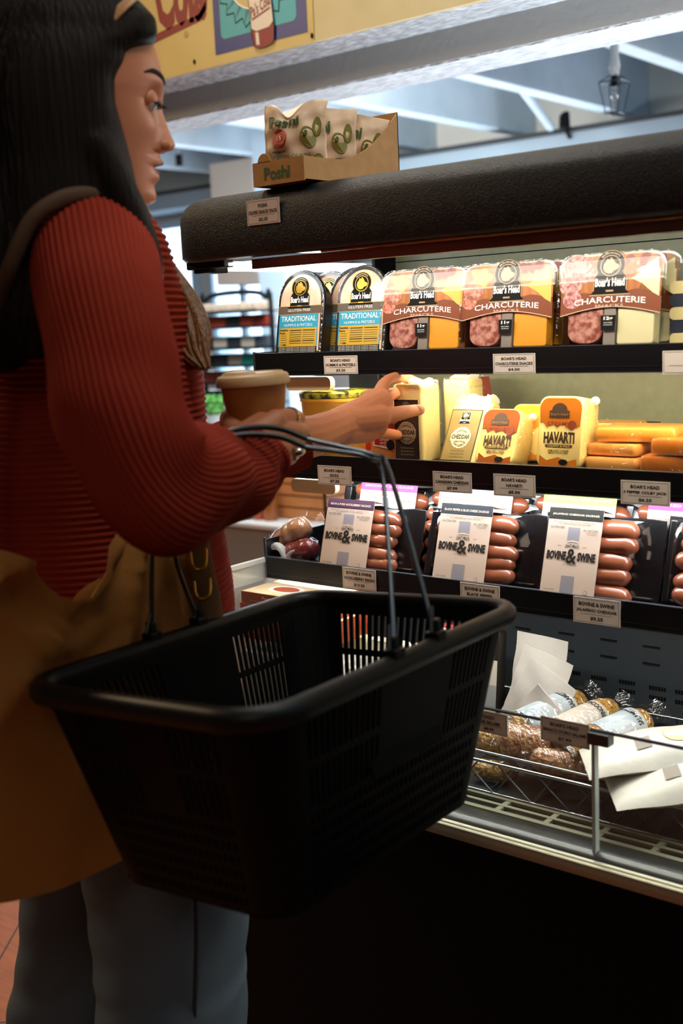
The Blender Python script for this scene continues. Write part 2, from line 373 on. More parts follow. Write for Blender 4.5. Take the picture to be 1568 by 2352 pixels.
sp = PP(411, 368, 1, 4.6); q = MB().tube([(sp.x,4.6,sp.z-.03),(sp.x,4.6,sp.z+.03)], .02, K['black'], 12); q.tube([(sp.x,4.6,sp.z+.03),(sp.x,4.6,2.95)], .006, wm, 8)
tag(q.build('hanging_bulb'), 'small dark hanging bulb seen just past the woman\'s nose', 'lamp')

# ================================================================== BACKGROUND SHOP GOODS
rk = thing('snack_rack', 'black wire snack rack with arched top standing beyond the case', 'rack', (PP(545, 800, 1, 4.1).x, 4.1, 0))
rx = rk.location.x; x0 = PP(462, 700, 1, 4.1).x-rx; x1 = PP(622, 700, 1, 4.1).x-rx; zt = PP(560, 672, 1, 4.1).z
rw = mat('rack wire', '#10181c', .85, spec=.1)
q = MB().tube([(x1,0,0),(x1,0,zt-.12),(x1-.03,0,zt-.03),(x1-.12,0,zt),(x0+.12,0,zt),(x0+.03,0,zt-.03),(x0,0,zt-.12),(x0,0,0)], .012, rw, 8, smooth=4); q.build('frame', rk, 60)
rows = [PP(540, y, 1, 4.05).z for y in (716, 752, 800, 840, 880, 925)]
for i, z in enumerate(rows):
    q = MB().box(x0, x1, -.10, .10, z-.006, z, rw); q.box(x0, x1, -.105, -.10, z-.006, z+.008, rw); q.build('shelf', rk)
cols = ['#b9aa98', '#c2552f', '#b9b2a6', '#2d3238', '#1f9c8a', '#a35036']
gi = 0
kinds = [['#c0b2a0']*5, ['#c4502a','#c4502a','#30343a','#b8472a','#7a2c20'], ['#2a3036','#c4bcb0','#343a42','#c4bcb0','#3c4652'], ['#2a3036','#3a3f46','#b9b2a6','#2aa898','#2aa898'], ['#9c4a34','#a85038','#9c4a34','#8a99a4','#7fb0a8'], ['#24282e','#3a4048','#24282e','#b8b4ac','#2aa898']]
words = {'#c0b2a0':'tan', '#c4502a':'orange', '#30343a':'black', '#b8472a':'rust red', '#7a2c20':'dark red', '#2a3036':'charcoal', '#c4bcb0':'cream', '#343a42':'slate grey', '#3c4652':'blue grey', '#3a3f46':'dark grey', '#b9b2a6':'pale grey', '#2aa898':'teal', '#9c4a34':'brick red', '#a85038':'terracotta', '#8a99a4':'grey blue', '#7fb0a8':'pale green', '#24282e':'near black', '#3a4048':'dark slate', '#b8b4ac':'off white'}
ordn = ['top', 'second', 'third', 'fourth', 'fifth', 'lowest']; cn = ['far left', 'left', 'middle', 'right', 'far right']
for i, z in enumerate(rows):
    for j in range(5):
        wd = (x1-x0)/5; hh = .058 if i else .045; c = kinds[i][j]; xx = rx+x0+wd*(j+.5)
        m = mat('snack '+c, c, .35, var=(40, .7), col2='#8c8078' if i == 0 else c)
        q = MB().loft([[(a*(wd*.46)*s_, b_*.03*s_, zz_) for a, b_ in ((-1,-1),(1,-1),(1,1),(-1,1))] for s_, zz_ in ((.9,0),(1,.01),(1,hh-.012),(.86,hh))], m)
        o = q.build('snack_packet', bevel=.004); o.location = (xx, 4.1, z)
        tag(o, '%s snack packet at the %s of the %s rack shelf' % (words[c], cn[j], ordn[i]), 'packet', 'packets on the snack rack')
# green produce, crate, orange bottles, low counter below the rack
ct = PP(560, 1200, 1, 3.2)
crt = thing('counter', 'pale grey low display counter on the floor beyond the glass end panel', 'counter', (PP(590, 1200, 1, 3.3).x, 3.3, 0))
cg = mat('counter grey', '#7f7d7c', .5); zc = PP(560, 1212, 1, 3.2).z
MB().box(-.45, .9, 0, .6, .08, zc-.02, cg).build('carcass', crt); MB().box(-.47, .92, -.02, .62, zc-.02, zc, mat('counter top', '#c9cbce', .4)).build('worktop', crt, bevel=.004); MB().box(-.44, .89, .03, .6, 0, .08, K['black']).build('plinth', crt)
crx = crt.location.x
wd_ = mat('crate wood', '#b5713c', .6, var=(12, .6), col2='#c98a54')
cr = thing('wooden_crate', 'orange-brown wooden crate on the counter seen between the two lower shelves', 'crate', (PP(680, 1190, 1, 3.5).x, 3.55, zc))
q = MB()
for k in range(4): q.box(-.22, .22, -.12, -.11, .005+k*.048, .045+k*.048, wd_); q.box(-.22, .22, .11, .12, .005+k*.048, .045+k*.048, wd_); q.box(-.22, -.21, -.12, .12, .005+k*.048, .045+k*.048, wd_); q.box(.21, .22, -.12, .12, .005+k*.048, .045+k*.048, wd_)
q.box(-.21, .21, -.11, .11, 0, .01, wd_); q.build('slats', cr)
MB().box(-.2,.2,-.105,.105,.01,.17, mat('bread loaves', '#a8743f', .7, var=(8,.5), col2='#c79a63')).build('straw_filling', cr, bevel=.01)
for k, (px, c, nm) in enumerate(((598, '#b0521d', 'orange'), (622, '#a8622c', 'amber'), (574, '#5c6a74', 'grey'))):
    p = PP(px, 1190, 1, 3.38); q = MB().tube([(0,0,0),(0,0,.004),(0,0,.13),(0,0,.165),(0,0,.20)], [.028,.03,.03,.013,.013], mat('bottle '+c, c, .25), 16)
    t = thing('juice_bottle', '%s drink bottle standing on the grey counter behind the sleeve' % nm, 'bottle', (p.x, 3.38, zc), group='bottles on the counter'); q.build('bottle', t, 40)
    MB().tube([(0,0,.195),(0,0,.22)], .015, mat('cap green', '#3d6b32', .4), 14).build('cap', t)
hp = PP(490, 935, 1, 3.9); hb = thing('potted_herb', 'leafy green potted herb on a white stand behind the coffee cup', 'plant', (hp.x, 3.9, hp.z-.03))
gm = mat('herb green', '#2f7a34', .6, var=(30, .5), col2='#5ea04a'); q = MB()
for k in range(60):
    a = random.random()*2*PI; r_ = random.random()*.07; z_ = random.random()*.08; q.ball((r_*math.cos(a), r_*math.sin(a), z_), (.018, .01, .012), gm, 6, 4, Matrix.Rotation(a, 3, 'Z'))
q.build('leaves', hb); MB().tube([(0,0,-.08),(0,0,-.005)], [.035,.05], mat('pot grey','#9aa3a8',.5), 14).build('pot', hb)
st = MB().box(hp.x-.16, hp.x+.2, 3.8, 4.05, 0, hp.z-.11, mat('stand white', '#cfd6da', .5)).build('display_stand', bevel=.004); tag(st, 'white display stand under the potted herb', 'stand')

# ================================================================== DISPLAY CASE
case = thing('refrigerated_case', 'long black open refrigerated display case with three lit shelves', 'display case', (XM, 1.45, 0))
def cpart(mb, name, **k):
    mb.v = [(x-XM, y-1.45, z) for x, y, z in mb.v]; return mb.build(name, case, **k)
def rr_plan(x0, x1, y0, y1, r, z, n=8):
    o = [(x1, y1, z), (x0, y1, z)]
    o = []
    for cx, cy, a, r_ in ((x0+r, y0+r, PI, r), (x1-r, y0+r, 1.5*PI, r), (x1-.005, y1-.005, 0, .005), (x0+.005, y1-.005, PI/2, .005)):
        o += [(cx+r_*math.cos(a+PI/2*i/n), cy+r_*math.sin(a+PI/2*i/n), z) for i in range(n+1)]
    return o
ZC0, ZC1 = 1.349, 1.440
rings = [rr_plan(XL+.03, XR-.03, 1.247, 1.66, .04, 1.385), rr_plan(XL+.02, XR-.02, 1.237, 1.68, .05, 1.352), rr_plan(XL+.012, XR-.012, 1.229, 1.694, .055, ZC0-.002), rr_plan(XL+.004, XR-.004, 1.221, 1.698, .06, ZC0), rr_plan(XL, XR, 1.217, 1.70, .062, ZC0+.005)]
for i in range(9):
    a = PI/2*i/8; d = .034*(1-math.cos(a)); rings.append(rr_plan(XL+d, XR-d, 1.217+d, 1.70-d*.3, .062-d*.5, ZC1-.034+.034*math.sin(a)))
cpart(MB().loft(rings, K['canopy']), 'canopy', smooth=50)
# trim rails under the lip
tr1 = mat('trim bronze', '#8a5a34', .25, .9); tr2 = mat('trim rose', '#6d4a42', .3, .7)  # warm tints put the cheeses' reflection into the rail colour
q = MB().tube([(XL+.30, 1.226, 1.3465), (XR-.05, 1.226, 1.3465)], .0022, tr1, 8); cpart(q, 'lip_trim', smooth=60)
q = MB().box(XL+.16, XR-.04, 1.236, 1.246, 1.331, 1.345, tr2); cpart(q, 'light_housing')
# reflector and lamp strips (real emitters)
led = mat('led strip lit', '#fff3dc', .5, emit=9); led2 = mat('led strip cool', '#f2fbff', .5, emit=12)
q = MB().box(XL+.10, XR-.06, 1.250, 1.258, 1.340, 1.344, led); cpart(q, 'canopy_light_tube')
q = MB()
q.tube([(XL+.045, 1.29, 1.343), (XL+.045, 1.655, 1.343)], .0075, led2, 12)
cpart(q, 'end_light_tube', smooth=60)
q = MB().box(XL+.03, XL+.06, 1.245, 1.29, 1.332, 1.352, K['black']); q.box(XL+.02, XL+.10, 1.24, 1.262, 1.338, 1.350, K['black']); cpart(q, 'lamp_holder', bevel=.002)
perf = mat('perforated reflector', '#9aa39f', .35, .6, var=(700, .2), col2='#6d746f')
cpart(MB().box(XL+.07, XR-.07, 1.27, 1.66, 1.364, 1.368, perf), 'reflector')
cpart(MB().box(XL+.02, XR, 1.664, 1.70, .575, 1.36, K['panel']), 'back_panel')
cpart(MB().box(XL+.02, XR, 1.656, 1.664, .575, .86, K['panel2']), 'lower_back_panel')
# seam in the back panel and corner upright with screws
z = PP(1568, 547, 1, 1.66).z
cpart(MB().box(XL+.09, XR, 1.661, 1.664, z-.0008, z+.0008, K['black']), 'panel_seam')
q = MB().box(XL+.0, XL+.07, 1.645, 1.67, .575, 1.36, mat('upright grey', '#30373a', .4)); q.box(XL+.07, XL+.0715, 1.64, 1.67, .58, 1.36, K['steel']); cpart(q, 'upright', bevel=.001)
for dx in (.02, .045):
    for z in (1.333, 1.16, .99): cpart(MB().ball((XL+dx, 1.644, z), (.003, .002, .003), K['steel'], 10, 6), 'screw')
cpart(MB().box(XL+.098, XL+.104, 1.60, 1.66, 1.325, 1.365, K['black']), 'bracket')
# slotted air holes in the lower back panel
for px, py in ((1200,1443),(1300,1455),(1397,1470),(1495,1486),(1300,1493),(1397,1508),(1495,1525),(1030,1418),(1110,1430),(1200,1480),(1110,1467)):
    p = PP(px, py, 1, 1.655); q = MB().box(p.x-.014, p.x+.014, 1.6545, 1.657, p.z-.0012, p.z+.0012, K['black']); q.box(p.x-.014, p.x+.014, 1.6535, 1.6565, p.z-.0020, p.z-.0012, K['steel']); cpart(q, 'air_slot')
for px, py in ((1315,1545),(1375,1558),(1440,1568),(1510,1582),(1440,1588),(1510,1604),(1570,1592),(1570,1615)):
    p = PP(px, py, 1, 1.655); q = MB()
    for k in range(6): q.box(p.x-.014+k*.0048, p.x-.0112+k*.0048, 1.6545, 1.657, p.z-.0032, p.z+.0032, K['black'])
    cpart(q, 'air_louvre')
for px, py in ((1396, 968), (1490, 971), (1090, 960)):
    p = PP(px, py, 1, 1.663); cpart(MB().box(p.x-.018, p.x+.018, 1.6605, 1.665, p.z-.002, p.z+.002, K['black']), 'air_slot')
# shelves
glassy = film('clear acrylic', .12, tint=(.93, .96, .95), rough=.03)
ZS = (1.200, 1.036, .858)       # top surface of each shelf tray
RAIL = ((1.169, 1.205), (1.003, 1.041), (.828, .864))
for k, (z0, z1_) in enumerate(RAIL):
    q = MB().box(XL+.004, XR-.02, 1.404, 1.64, ZS[k]-.006, ZS[k], K['rail']); sh = cpart(q, 'shelf')
    q = MB().box(XL, XR, 1.398, 1.404, z0, z1_, K['rail']); q.box(XL, XR, 1.3965, 1.399, z0, z0+.0012, K['edge']); q.box(XL, XR, 1.3972, 1.399, z0+.008, z0+.0086, K['steel']); q.box(XL, XR, 1.398, 1.405, z1_, z1_+.0008, K['edge'])
    q.v = [(x-XM, y-1.45, z) for x, y, z in q.v]; q.build('price_rail', sh)
    q = MB().box(XL, XL+.003, 1.40, 1.64, z0+.002, z1_+(.03 if k == 2 else .002), K['rail']); q.box(XL-.001, XL+.003, 1.397, 1.400, z0, z1_+(.033 if k == 2 else .003), K['edge']); q.v = [(x-XM, y-1.45, z) for x, y, z in q.v]; q.build('end_guard', sh)
    q = MB().box(XL+.03, XR-.03, 1.424, 1.446, ZS[k]-.0125, ZS[k]-.0065, mat('led housing', '#c9ccc8', .4)); q.box(XL+.035, XR-.035, 1.427, 1.443, ZS[k]-.0135, ZS[k]-.0125, led if k != 1 else led2); q.v = [(x-XM, y-1.45, z) for x, y, z in q.v]; q.build('light_strip', sh)
    for xb in (XL+.075, XL+.75):       # curved cantilever bracket seen below the shelf end
        o_ = [(1.47, 0), (1.66, 0), (1.66, -.045), (1.62, -.030), (1.53, -.016), (1.48, -.012)]
        q = MB().loft([[(xb, y, ZS[k]-.006+z) for y, z in o_], [(xb+.006, y, ZS[k]-.006+z) for y, z in o_]], mat('bracket cream', '#b5b2a0', .4)); q.v = [(x-XM, y-1.45, z) for x, y, z in q.v]; q.build('bracket', sh)
# round white lamp cover under the left end of shelves one and two
for k, z in ((0, 1.160), (1, .993)):
    q = MB().prism(rrect(XL+.055, XL+.15, z-.016, z+.006, .009), 1.412, 1.423, mat('lamp cover opal', '#e8cfa0', .4)); cpart(q, 'lamp_cover', smooth=40)
# base, bumper, grille
cpart(MB().box(XL-.01, XR, 1.205, 1.70, .0, .575, mat('base black', '#050506', .7, spec=.15)), 'base')
q = MB().prism([(1,1)]*0 or [(0,0),(1,0),(1,1)], 0, 1, K['black']) if False else MB()
prof = [(1.196,.567),(1.190,.570),(1.188,.578),(1.190,.586),(1.196,.589)]
cpart(MB().loft([[(x, y, z) for y, z in prof+[(1.21,.589),(1.21,.567)]] for x in (XL-.012, XR)], K['lip']), 'front_lip', smooth=40)
q = MB().box(XL-.012, XR, 1.1885, 1.1915, .5905, .592, K['lip']); cpart(q, 'lip_bead')
prof = [(1.194,.575),(1.198,.588),(1.215,.594),(1.240,.593),(1.258,.586),(1.258,.575)]
cpart(MB().loft([[(x, y, z) for y, z in prof] for x in (XL-.012, XR)], mat('bumper', '#181a1b', .3, coat=.4)), 'bumper', smooth=60)
gm_ = mat('grille grey', '#8a8a78', .35, .5)
q = MB().box(XL, XR, 1.258, 1.262, .583, .588, gm_)
for y in (1.262, 1.281, 1.300): q.box(XL, XR, y, y+.006, .582, .587, gm_)
n = int((XR-XL)/.075)
for k in range(n+1): q.box(XL+k*.075, XL+k*.075+.008, 1.262, 1.306, .5815, .5865, gm_)
cpart(q, 'air_grille'); cpart(MB().box(XL, XR, 1.26, 1.31, .57, .578, K['black']), 'grille_tray')
cpart(MB().box(XL, XR, 1.306, 1.66, .574, .580, mat('deck dark', '#23272a', .4)), 'deck')
# clear end panel at the left with a pale blank ticket
q = MB().box(XL-.006, XL-.001, 1.215, 1.66, .58, .856, film('end panel clear', .10, tint=(.86,.88,.88), rough=.05, milky=.25)); q.box(XL-.008, XL+.001, 1.213, 1.66, .855, .862, mat('end cap', '#b8b8b4', .4)); cpart(q, 'end_panel')

# acrylic front guard
ag = thing('acrylic_guard', 'clear acrylic front guard with dark top edge standing on the case lip', 'guard', (-.5, 1.215, .592))
q = MB().box(-.60, .8, 0, .004, 0, .156, glassy); q.build('panel', ag); q = MB().box(-.60, .8, -.0005, .0045, .156, .1585, K['steel']); q.build('top_edge', ag)
px = PP(1366, 1840, 1, 1.215).x+.5; MB().box(px-.0022, px+.0022, -.004, .006, 0, .156, mat('acrylic edge bright', '#a9b3b0', .2)).build('joint_strip', ag)
MB().box(px-.006, px+.022, -.008, .008, .142, .157, K['steel']).build('clip', ag, bevel=.001)
# wire merchandising rack in the well
wr = thing('wire_rack', 'chrome zigzag wire rack holding salami packs in the well of the case', 'rack', (-.45, 1.32, .58))
q = MB(); xa, xb = -.62, .78
for z, r_ in ((.047, .0026), (.002, .002)): q.tube([(xa, 0, z), (xb, 0, z)], r_, K['chrome'], 8)
q.build('front_rail', wr, 60); q = MB().tube([(xa, .012, .056), (xb, .012, .056)], .0018, K['chrome'], 8); q.build('upper_rail', wr, 60)
q = MB(); s_ = .045; k = 0; x = xa
while x < xb-.05:
    q.tube([(x, 0, .047), (x+s_*1.2, 0, .002)], .0012, K['steel'], 6); q.tube([(x+s_*1.2, .002, .002), (x+2*s_*1.0, .002, .047)], .0012, K['steel'], 6); x += s_*1.35
q.build('zigzag', wr)
q = MB().tube([(xa, .31, .045), (xb, .31, .045)], .003, K['chrome'], 8); q.build('back_rail', wr, 60)
q = MB()
for i in range(19): q.tube([(xa+i*.075, 0, .003), (xa+i*.075, .31, .003), (xa+i*.075, .31, .045)], .0014, K['steel'], 6)
q.build('floor_wire', wr)
for x in (.10, .155):
    q = MB().tube([(x, .30, .02), (x+.012, .30, .075), (x+.03, .30, .085), (x+.055, .30, .075), (x+.065, .30, .02)], .0018, K['chrome'], 8, smooth=3); q.build('divider_loop', wr, 60)

# ---- price tags
def price_tag(px0, px1, py0, py1, Y, lines, label, dim=0, rot=0, wfix=None):
    pc = PP((px0+px1)/2, (py0+py1)/2, 1, Y); a = PP(px0, (py0+py1)/2, 1, Y).x; b_ = PP(px1, (py0+py1)/2, 1, Y).x
    w_ = b_-a; c_ = (px0+px1)/2; h_ = abs(PP(c_, py0, 1, Y).z-PP(c_, py1, 1, Y).z)
    t = thing('price_tag', label, 'price tag', (pc.x, Y, pc.z), (0, rot, 0), group='price tags')
    MB().box(-w_/2, w_/2, -.0008, 0, -h_/2, h_/2, K['tagw']).build('card', t)
    q = MB(); e = .0011
    for s_ in (-1, 1): q.rect(s_*w_*.465-.0002, s_*w_*.465+.0002, -h_*.44, h_*.44, e, K['ink']); q.rect(-w_*.465, w_*.465, s_*h_*.44-.0002, s_*h_*.44+.0002, e, K['ink'])
    zs = (.25, .0, -.30)
    for s_, z_ in zip(lines, zs):
        if s_: q.text(s_, 0, z_*h_, min(w_*.88, w_*.054*len(s_)), h_*.15, e, K['ink'], .03)
    q.rect(-w_*.34, w_*.34, -h_*.135-.0002, -h_*.135+.0002, e, K['ink']); q.build('lettering', t)
    return t
YT = 1.3965
price_tag(567, 642, 457, 515, 1.2165, ('POSHI', 'OLIVES SNACK PACK', '$2.25'), 'price tag on the black canopy below the olive pouches')
price_tag(744, 821, 817, 859, YT, ("BOAR'S HEAD", 'HUMMUS & PRETZELS', '$3.25'), 'price tag on the upper shelf rail below the hummus packs')
price_tag(1132, 1229, 812, 858, YT, ("BOAR'S HEAD", 'CHARCUTERIE SNACKS', '$4.50'), 'price tag on the upper shelf rail below the charcuterie packs')
price_tag(1521, 1618, 805, 859, YT, ("", '', ''), 'price tag cut by the right photo edge on the upper rail')
price_tag(730, 807, 1070, 1114, YT, ("BOAR'S HEAD", 'GOUDA', '$7.25'), 'price tag on the middle rail reading gouda')
price_tag(994, 1083, 1084, 1131, YT, ("BOAR'S HEAD", 'CANADIAN CHEDDAR', '$7.99'), 'price tag on the middle rail reading Canadian cheddar')
price_tag(1133, 1229, 1090, 1141, YT, ("BOAR'S HEAD", 'HAVARTI', '$5.50'), 'price tag on the middle rail reading havarti')
price_tag(1425, 1538, 1105, 1160, YT, ("BOAR'S HEAD", '3 PEPPER COLBY JACK', '$6.25'), 'price tag on the middle rail below the orange cheese slabs')
price_tag(787, 863, 1306, 1354, YT, ('BOVINE & SWINE', 'HUCKLEBERRY BISON', '$13.50'), 'price tag on the lower rail reading huckleberry bison')
price_tag(1057, 1147, 1342, 1392, YT, ('BOVINE & SWINE', 'BLACK PEPPER', '$9.25'), 'price tag on the lower rail half hidden by the basket rim')
price_tag(1316, 1424, 1375, 1434, YT, ('BOVINE & SWINE', 'JALAPENO CHEDDAR', '$9.25'), 'price tag on the lower rail reading jalapeno cheddar')
price_tag(1241, 1353, 1654, 1710, 1.2135, ("BOAR'S HEAD", "BIANCO D'ORO SALAME", '$7.99'), 'price tag on the acrylic guard in front of the salami')
price_tag(1080, 1165, 1634, 1684, 1.2135, ('OLAZZO', 'FINE SALAMI', '$8.99'), 'price tag on the acrylic guard beside the basket edge')
p0 = PP(563, 1330, 0, XL-.012)
t = MB().box(-.0006, 0, -.036, .036, -.018, .018, K['white']).build('blank_ticket'); t.location = (XL-.0095, PP(570,1318,0,XL-.01).y, PP(570,1318,0,XL-.01).z); tag(t, 'blank white ticket on the clear end panel of the case', 'price tag')
# ================================================================== PRODUCTS
def lo(px, py, Y): p = PP(px, py, 1, Y); return p.x
HEAD = [(-.30,-.30),(-.12,-.36),(.12,-.34),(.22,-.22),(.36,-.20),(.50,-.12),(.50,.0),(.42,.06),(.30,.08),(.22,.20),(.10,.34),(.0,.40),(-.06,.28),(-.20,.34),(-.26,.20),(-.38,.10),(-.42,-.10)]
def emblem(q, cx, cz, s, gold, txt="Boar's Head", h=.0005, txm=None):
    bk = K['black']; e = .00022
    pl = [(-.62,-.62),(-.50,-.50),(-.50,-.14),(-.40,.0),(.40,.0),(.50,-.14),(.50,-.50),(.62,-.62)]
    q.poly([(cx+x*s*1.06, cz+(z-.0)*s*1.06) for x, z in pl], h, gold); q.poly(circ(cx, cz+.22*s, .47*s, .43*s), h, gold)
    q.poly([(cx+x*s, cz+z*s) for x, z in pl], h+e, bk); q.poly(circ(cx, cz+.22*s, .445*s, .405*s), h+e, bk)
    q.poly(circ(cx, cz+.20*s, .33*s, .31*s), h+2*e, gold); q.poly(circ(cx, cz+.20*s, .30*s, .28*s), h+3*e, bk)
    q.poly([(cx+x*s*.55, cz+.20*s+z*s*.62) for x, z in HEAD], h+4*e, txm if txm else gold)
    q.text('BRUNCKHORST\'S', cx, cz+.22*s, .9, .9, h+2*e, K['cream'], .02, warp=lambda x, z: (cx+(.375+.06*(z-cz-.22*s))*s*math.sin((x-cx)*1.9), cz+.22*s+(.35+.06*(z-cz-.22*s))*s*math.cos((x-cx)*1.9)))
    q.text(txt, cx, cz-.27*s, .94*s, .26*s, h+3*e, K['white'], .035)
    q.rect(cx-.12*s, cx+.12*s, cz-.55*s, cz-.50*s, h+2*e, gold)
def arch(w, h, r, z0=0, n=9):
    pts = [(-w/2, z0), (w/2, z0)]
    hw = w/2; top = h
    pts += [(hw*math.cos(a), (top-hw*1.0)+hw*math.sin(a)*1.0) for a in [PI/2*i/n for i in range(n+1)]]
    pts += [(-hw*math.cos(a), (top-hw)+hw*math.sin(a)) for a in [PI/2*(1-i/n) for i in range(n+1)]]
    return pts
def scaled(pts, fx, cz=None, dz=0): return [(x*fx, z*fx+dz) for x, z in pts]

# ---- arched hummus packs
trayb = mat('tray dark brown', '#1c1411', .35, coat=.4); hum = mat('pink meat film', '#d9a283', .3, var=(28, .5), col2='#f0d8bd', coat=.6)
def hummus(label, X, Y, brown=False, lean=-.17):
    t = thing('hummus_pack', label, 'snack pack', (X, Y, ZS[0]+.0012), (lean, 0, 0), 'hummus packs on the top shelf')
    W, H = .098, .137
    q = MB(); q.prism(arch(W, H, 0), 0, .006, trayb); q.prism([(x*.86, z*.86+.006) for x, z in arch(W, H, 0)], .006, .030, trayb); q.build('tray', t, 40, bevel=.0012)
    q = MB(); q.poly([(x*.88, z*.9+.006) for x, z in arch(W, H, 0)], .0004, hum if not brown else mat('brown film', '#7a4a36', .3, var=(30,.5), col2='#a87152'))
    q.build('window', t)
    q = MB(); e = .0007; x0, x1 = -.0475, .0475
    q.rect(x0, x1, .066, .0785, e, K['taupe']); q.rect(x0, x1, .0785, .0792, e+.0001, K['gold']); q.rect(x0, x1, .0655, .0662, e+.0001, K['gold'])
    q.rect(x0+.004, x1-.008, .044, .0655, e, K['blue'] if not brown else K['taupe']); q.rect(x0+.004, x1-.008, .0135, .0435, e, K['yellow'])
    q.rect(x0+.004, x0+.006, .0135, .044, e+.0001, K['blue']); q.rect(x1-.010, x1-.008, .0135, .044, e+.0001, K['blue'])
    q.rect(x0+.004, x1-.008, .0, .0135, e, K['black']); q.build('label', t)
    q = MB(); e = .0010; wt = K['white']; cxm = (x0+x1-.004)/2
    q.text('GLUTEN FREE', cxm, .0722, .048, .0042, e, wt); q.text('TRADITIONAL', cxm, .0585, .074, .0085, e, wt, .01); q.text('HUMMUS & PRETZELS', cxm, .0485, .060, .004, e, wt)
    q.text('Nutrition', x0+.0155, .0405, .018, .0036, e, K['ink'], .03); q.text('Facts', x0+.0125, .0358, .012, .0034, e, K['ink'], .03)
    for r_ in range(7):
        q.rect(x0+.028, x0+.053, .039-r_*.0034, .0398-r_*.0034 if r_ not in (0, 5) else .0404-r_*.0034, e, K['ink']); q.rect(x0+.056, x1-.013, .039-r_*.0034, .0396-r_*.0034 if r_ not in (0, 5) else .0403-r_*.0034, e, K['ink'])
    for r_ in range(5): q.rect(x0+.009, x0+.022, .031-r_*.0036, .0316-r_*.0036, e, K['ink'])
    q.text('200', x0+.018, .0165, .006, .0028, e, K['ink'], .03)
    for r_ in range(5): q.text('PRETZELS ENRICHED FLOUR HUMMUS CHICKPEAS', cxm, .0117-r_*.0024, .078, .0015, e, wt)
    q.build('lettering', t)
    q = MB(); emblem(q, -.002, .100, .040, K['gold']); q.build('emblem', t)
    # crinkled sealed rim that catches the lamps
    pts = [(x*.965, z*.97+.002) for x, z in arch(W, H, 0, n=14)][1:]
    q = MB(); q.tube([(x+random.uniform(-.0006,.0006), -.0008, z) for x, z in pts], [random.uniform(.0009,.0024) for _ in pts], FILMC, 6, smooth=2, flat=.6); q.build('sealed_rim', t, 60)
    return t
y8 = 808
hummus('arched hummus and pretzel pack with blue band, leftmost at the shelf end', (lo(637,y8,1.42)+lo(742,y8,1.42))/2, 1.414)
hummus('brown arched snack pack peeking out behind the leftmost hummus pack', (lo(735,y8,1.50)+lo(800,y8,1.50))/2-.018, 1.50, True)
hummus('hummus pack partly hidden behind the right-hand hummus pack', lo(800,y8,1.45), 1.452)
hummus('arched hummus and pretzel pack with blue band, nearest the charcuterie packs', (lo(780,y8,1.42)+lo(877,y8,1.42))/2+.001, 1.414)
hummus('rearmost hummus pack, only its foil arch showing', lo(818,y8,1.54), 1.545)

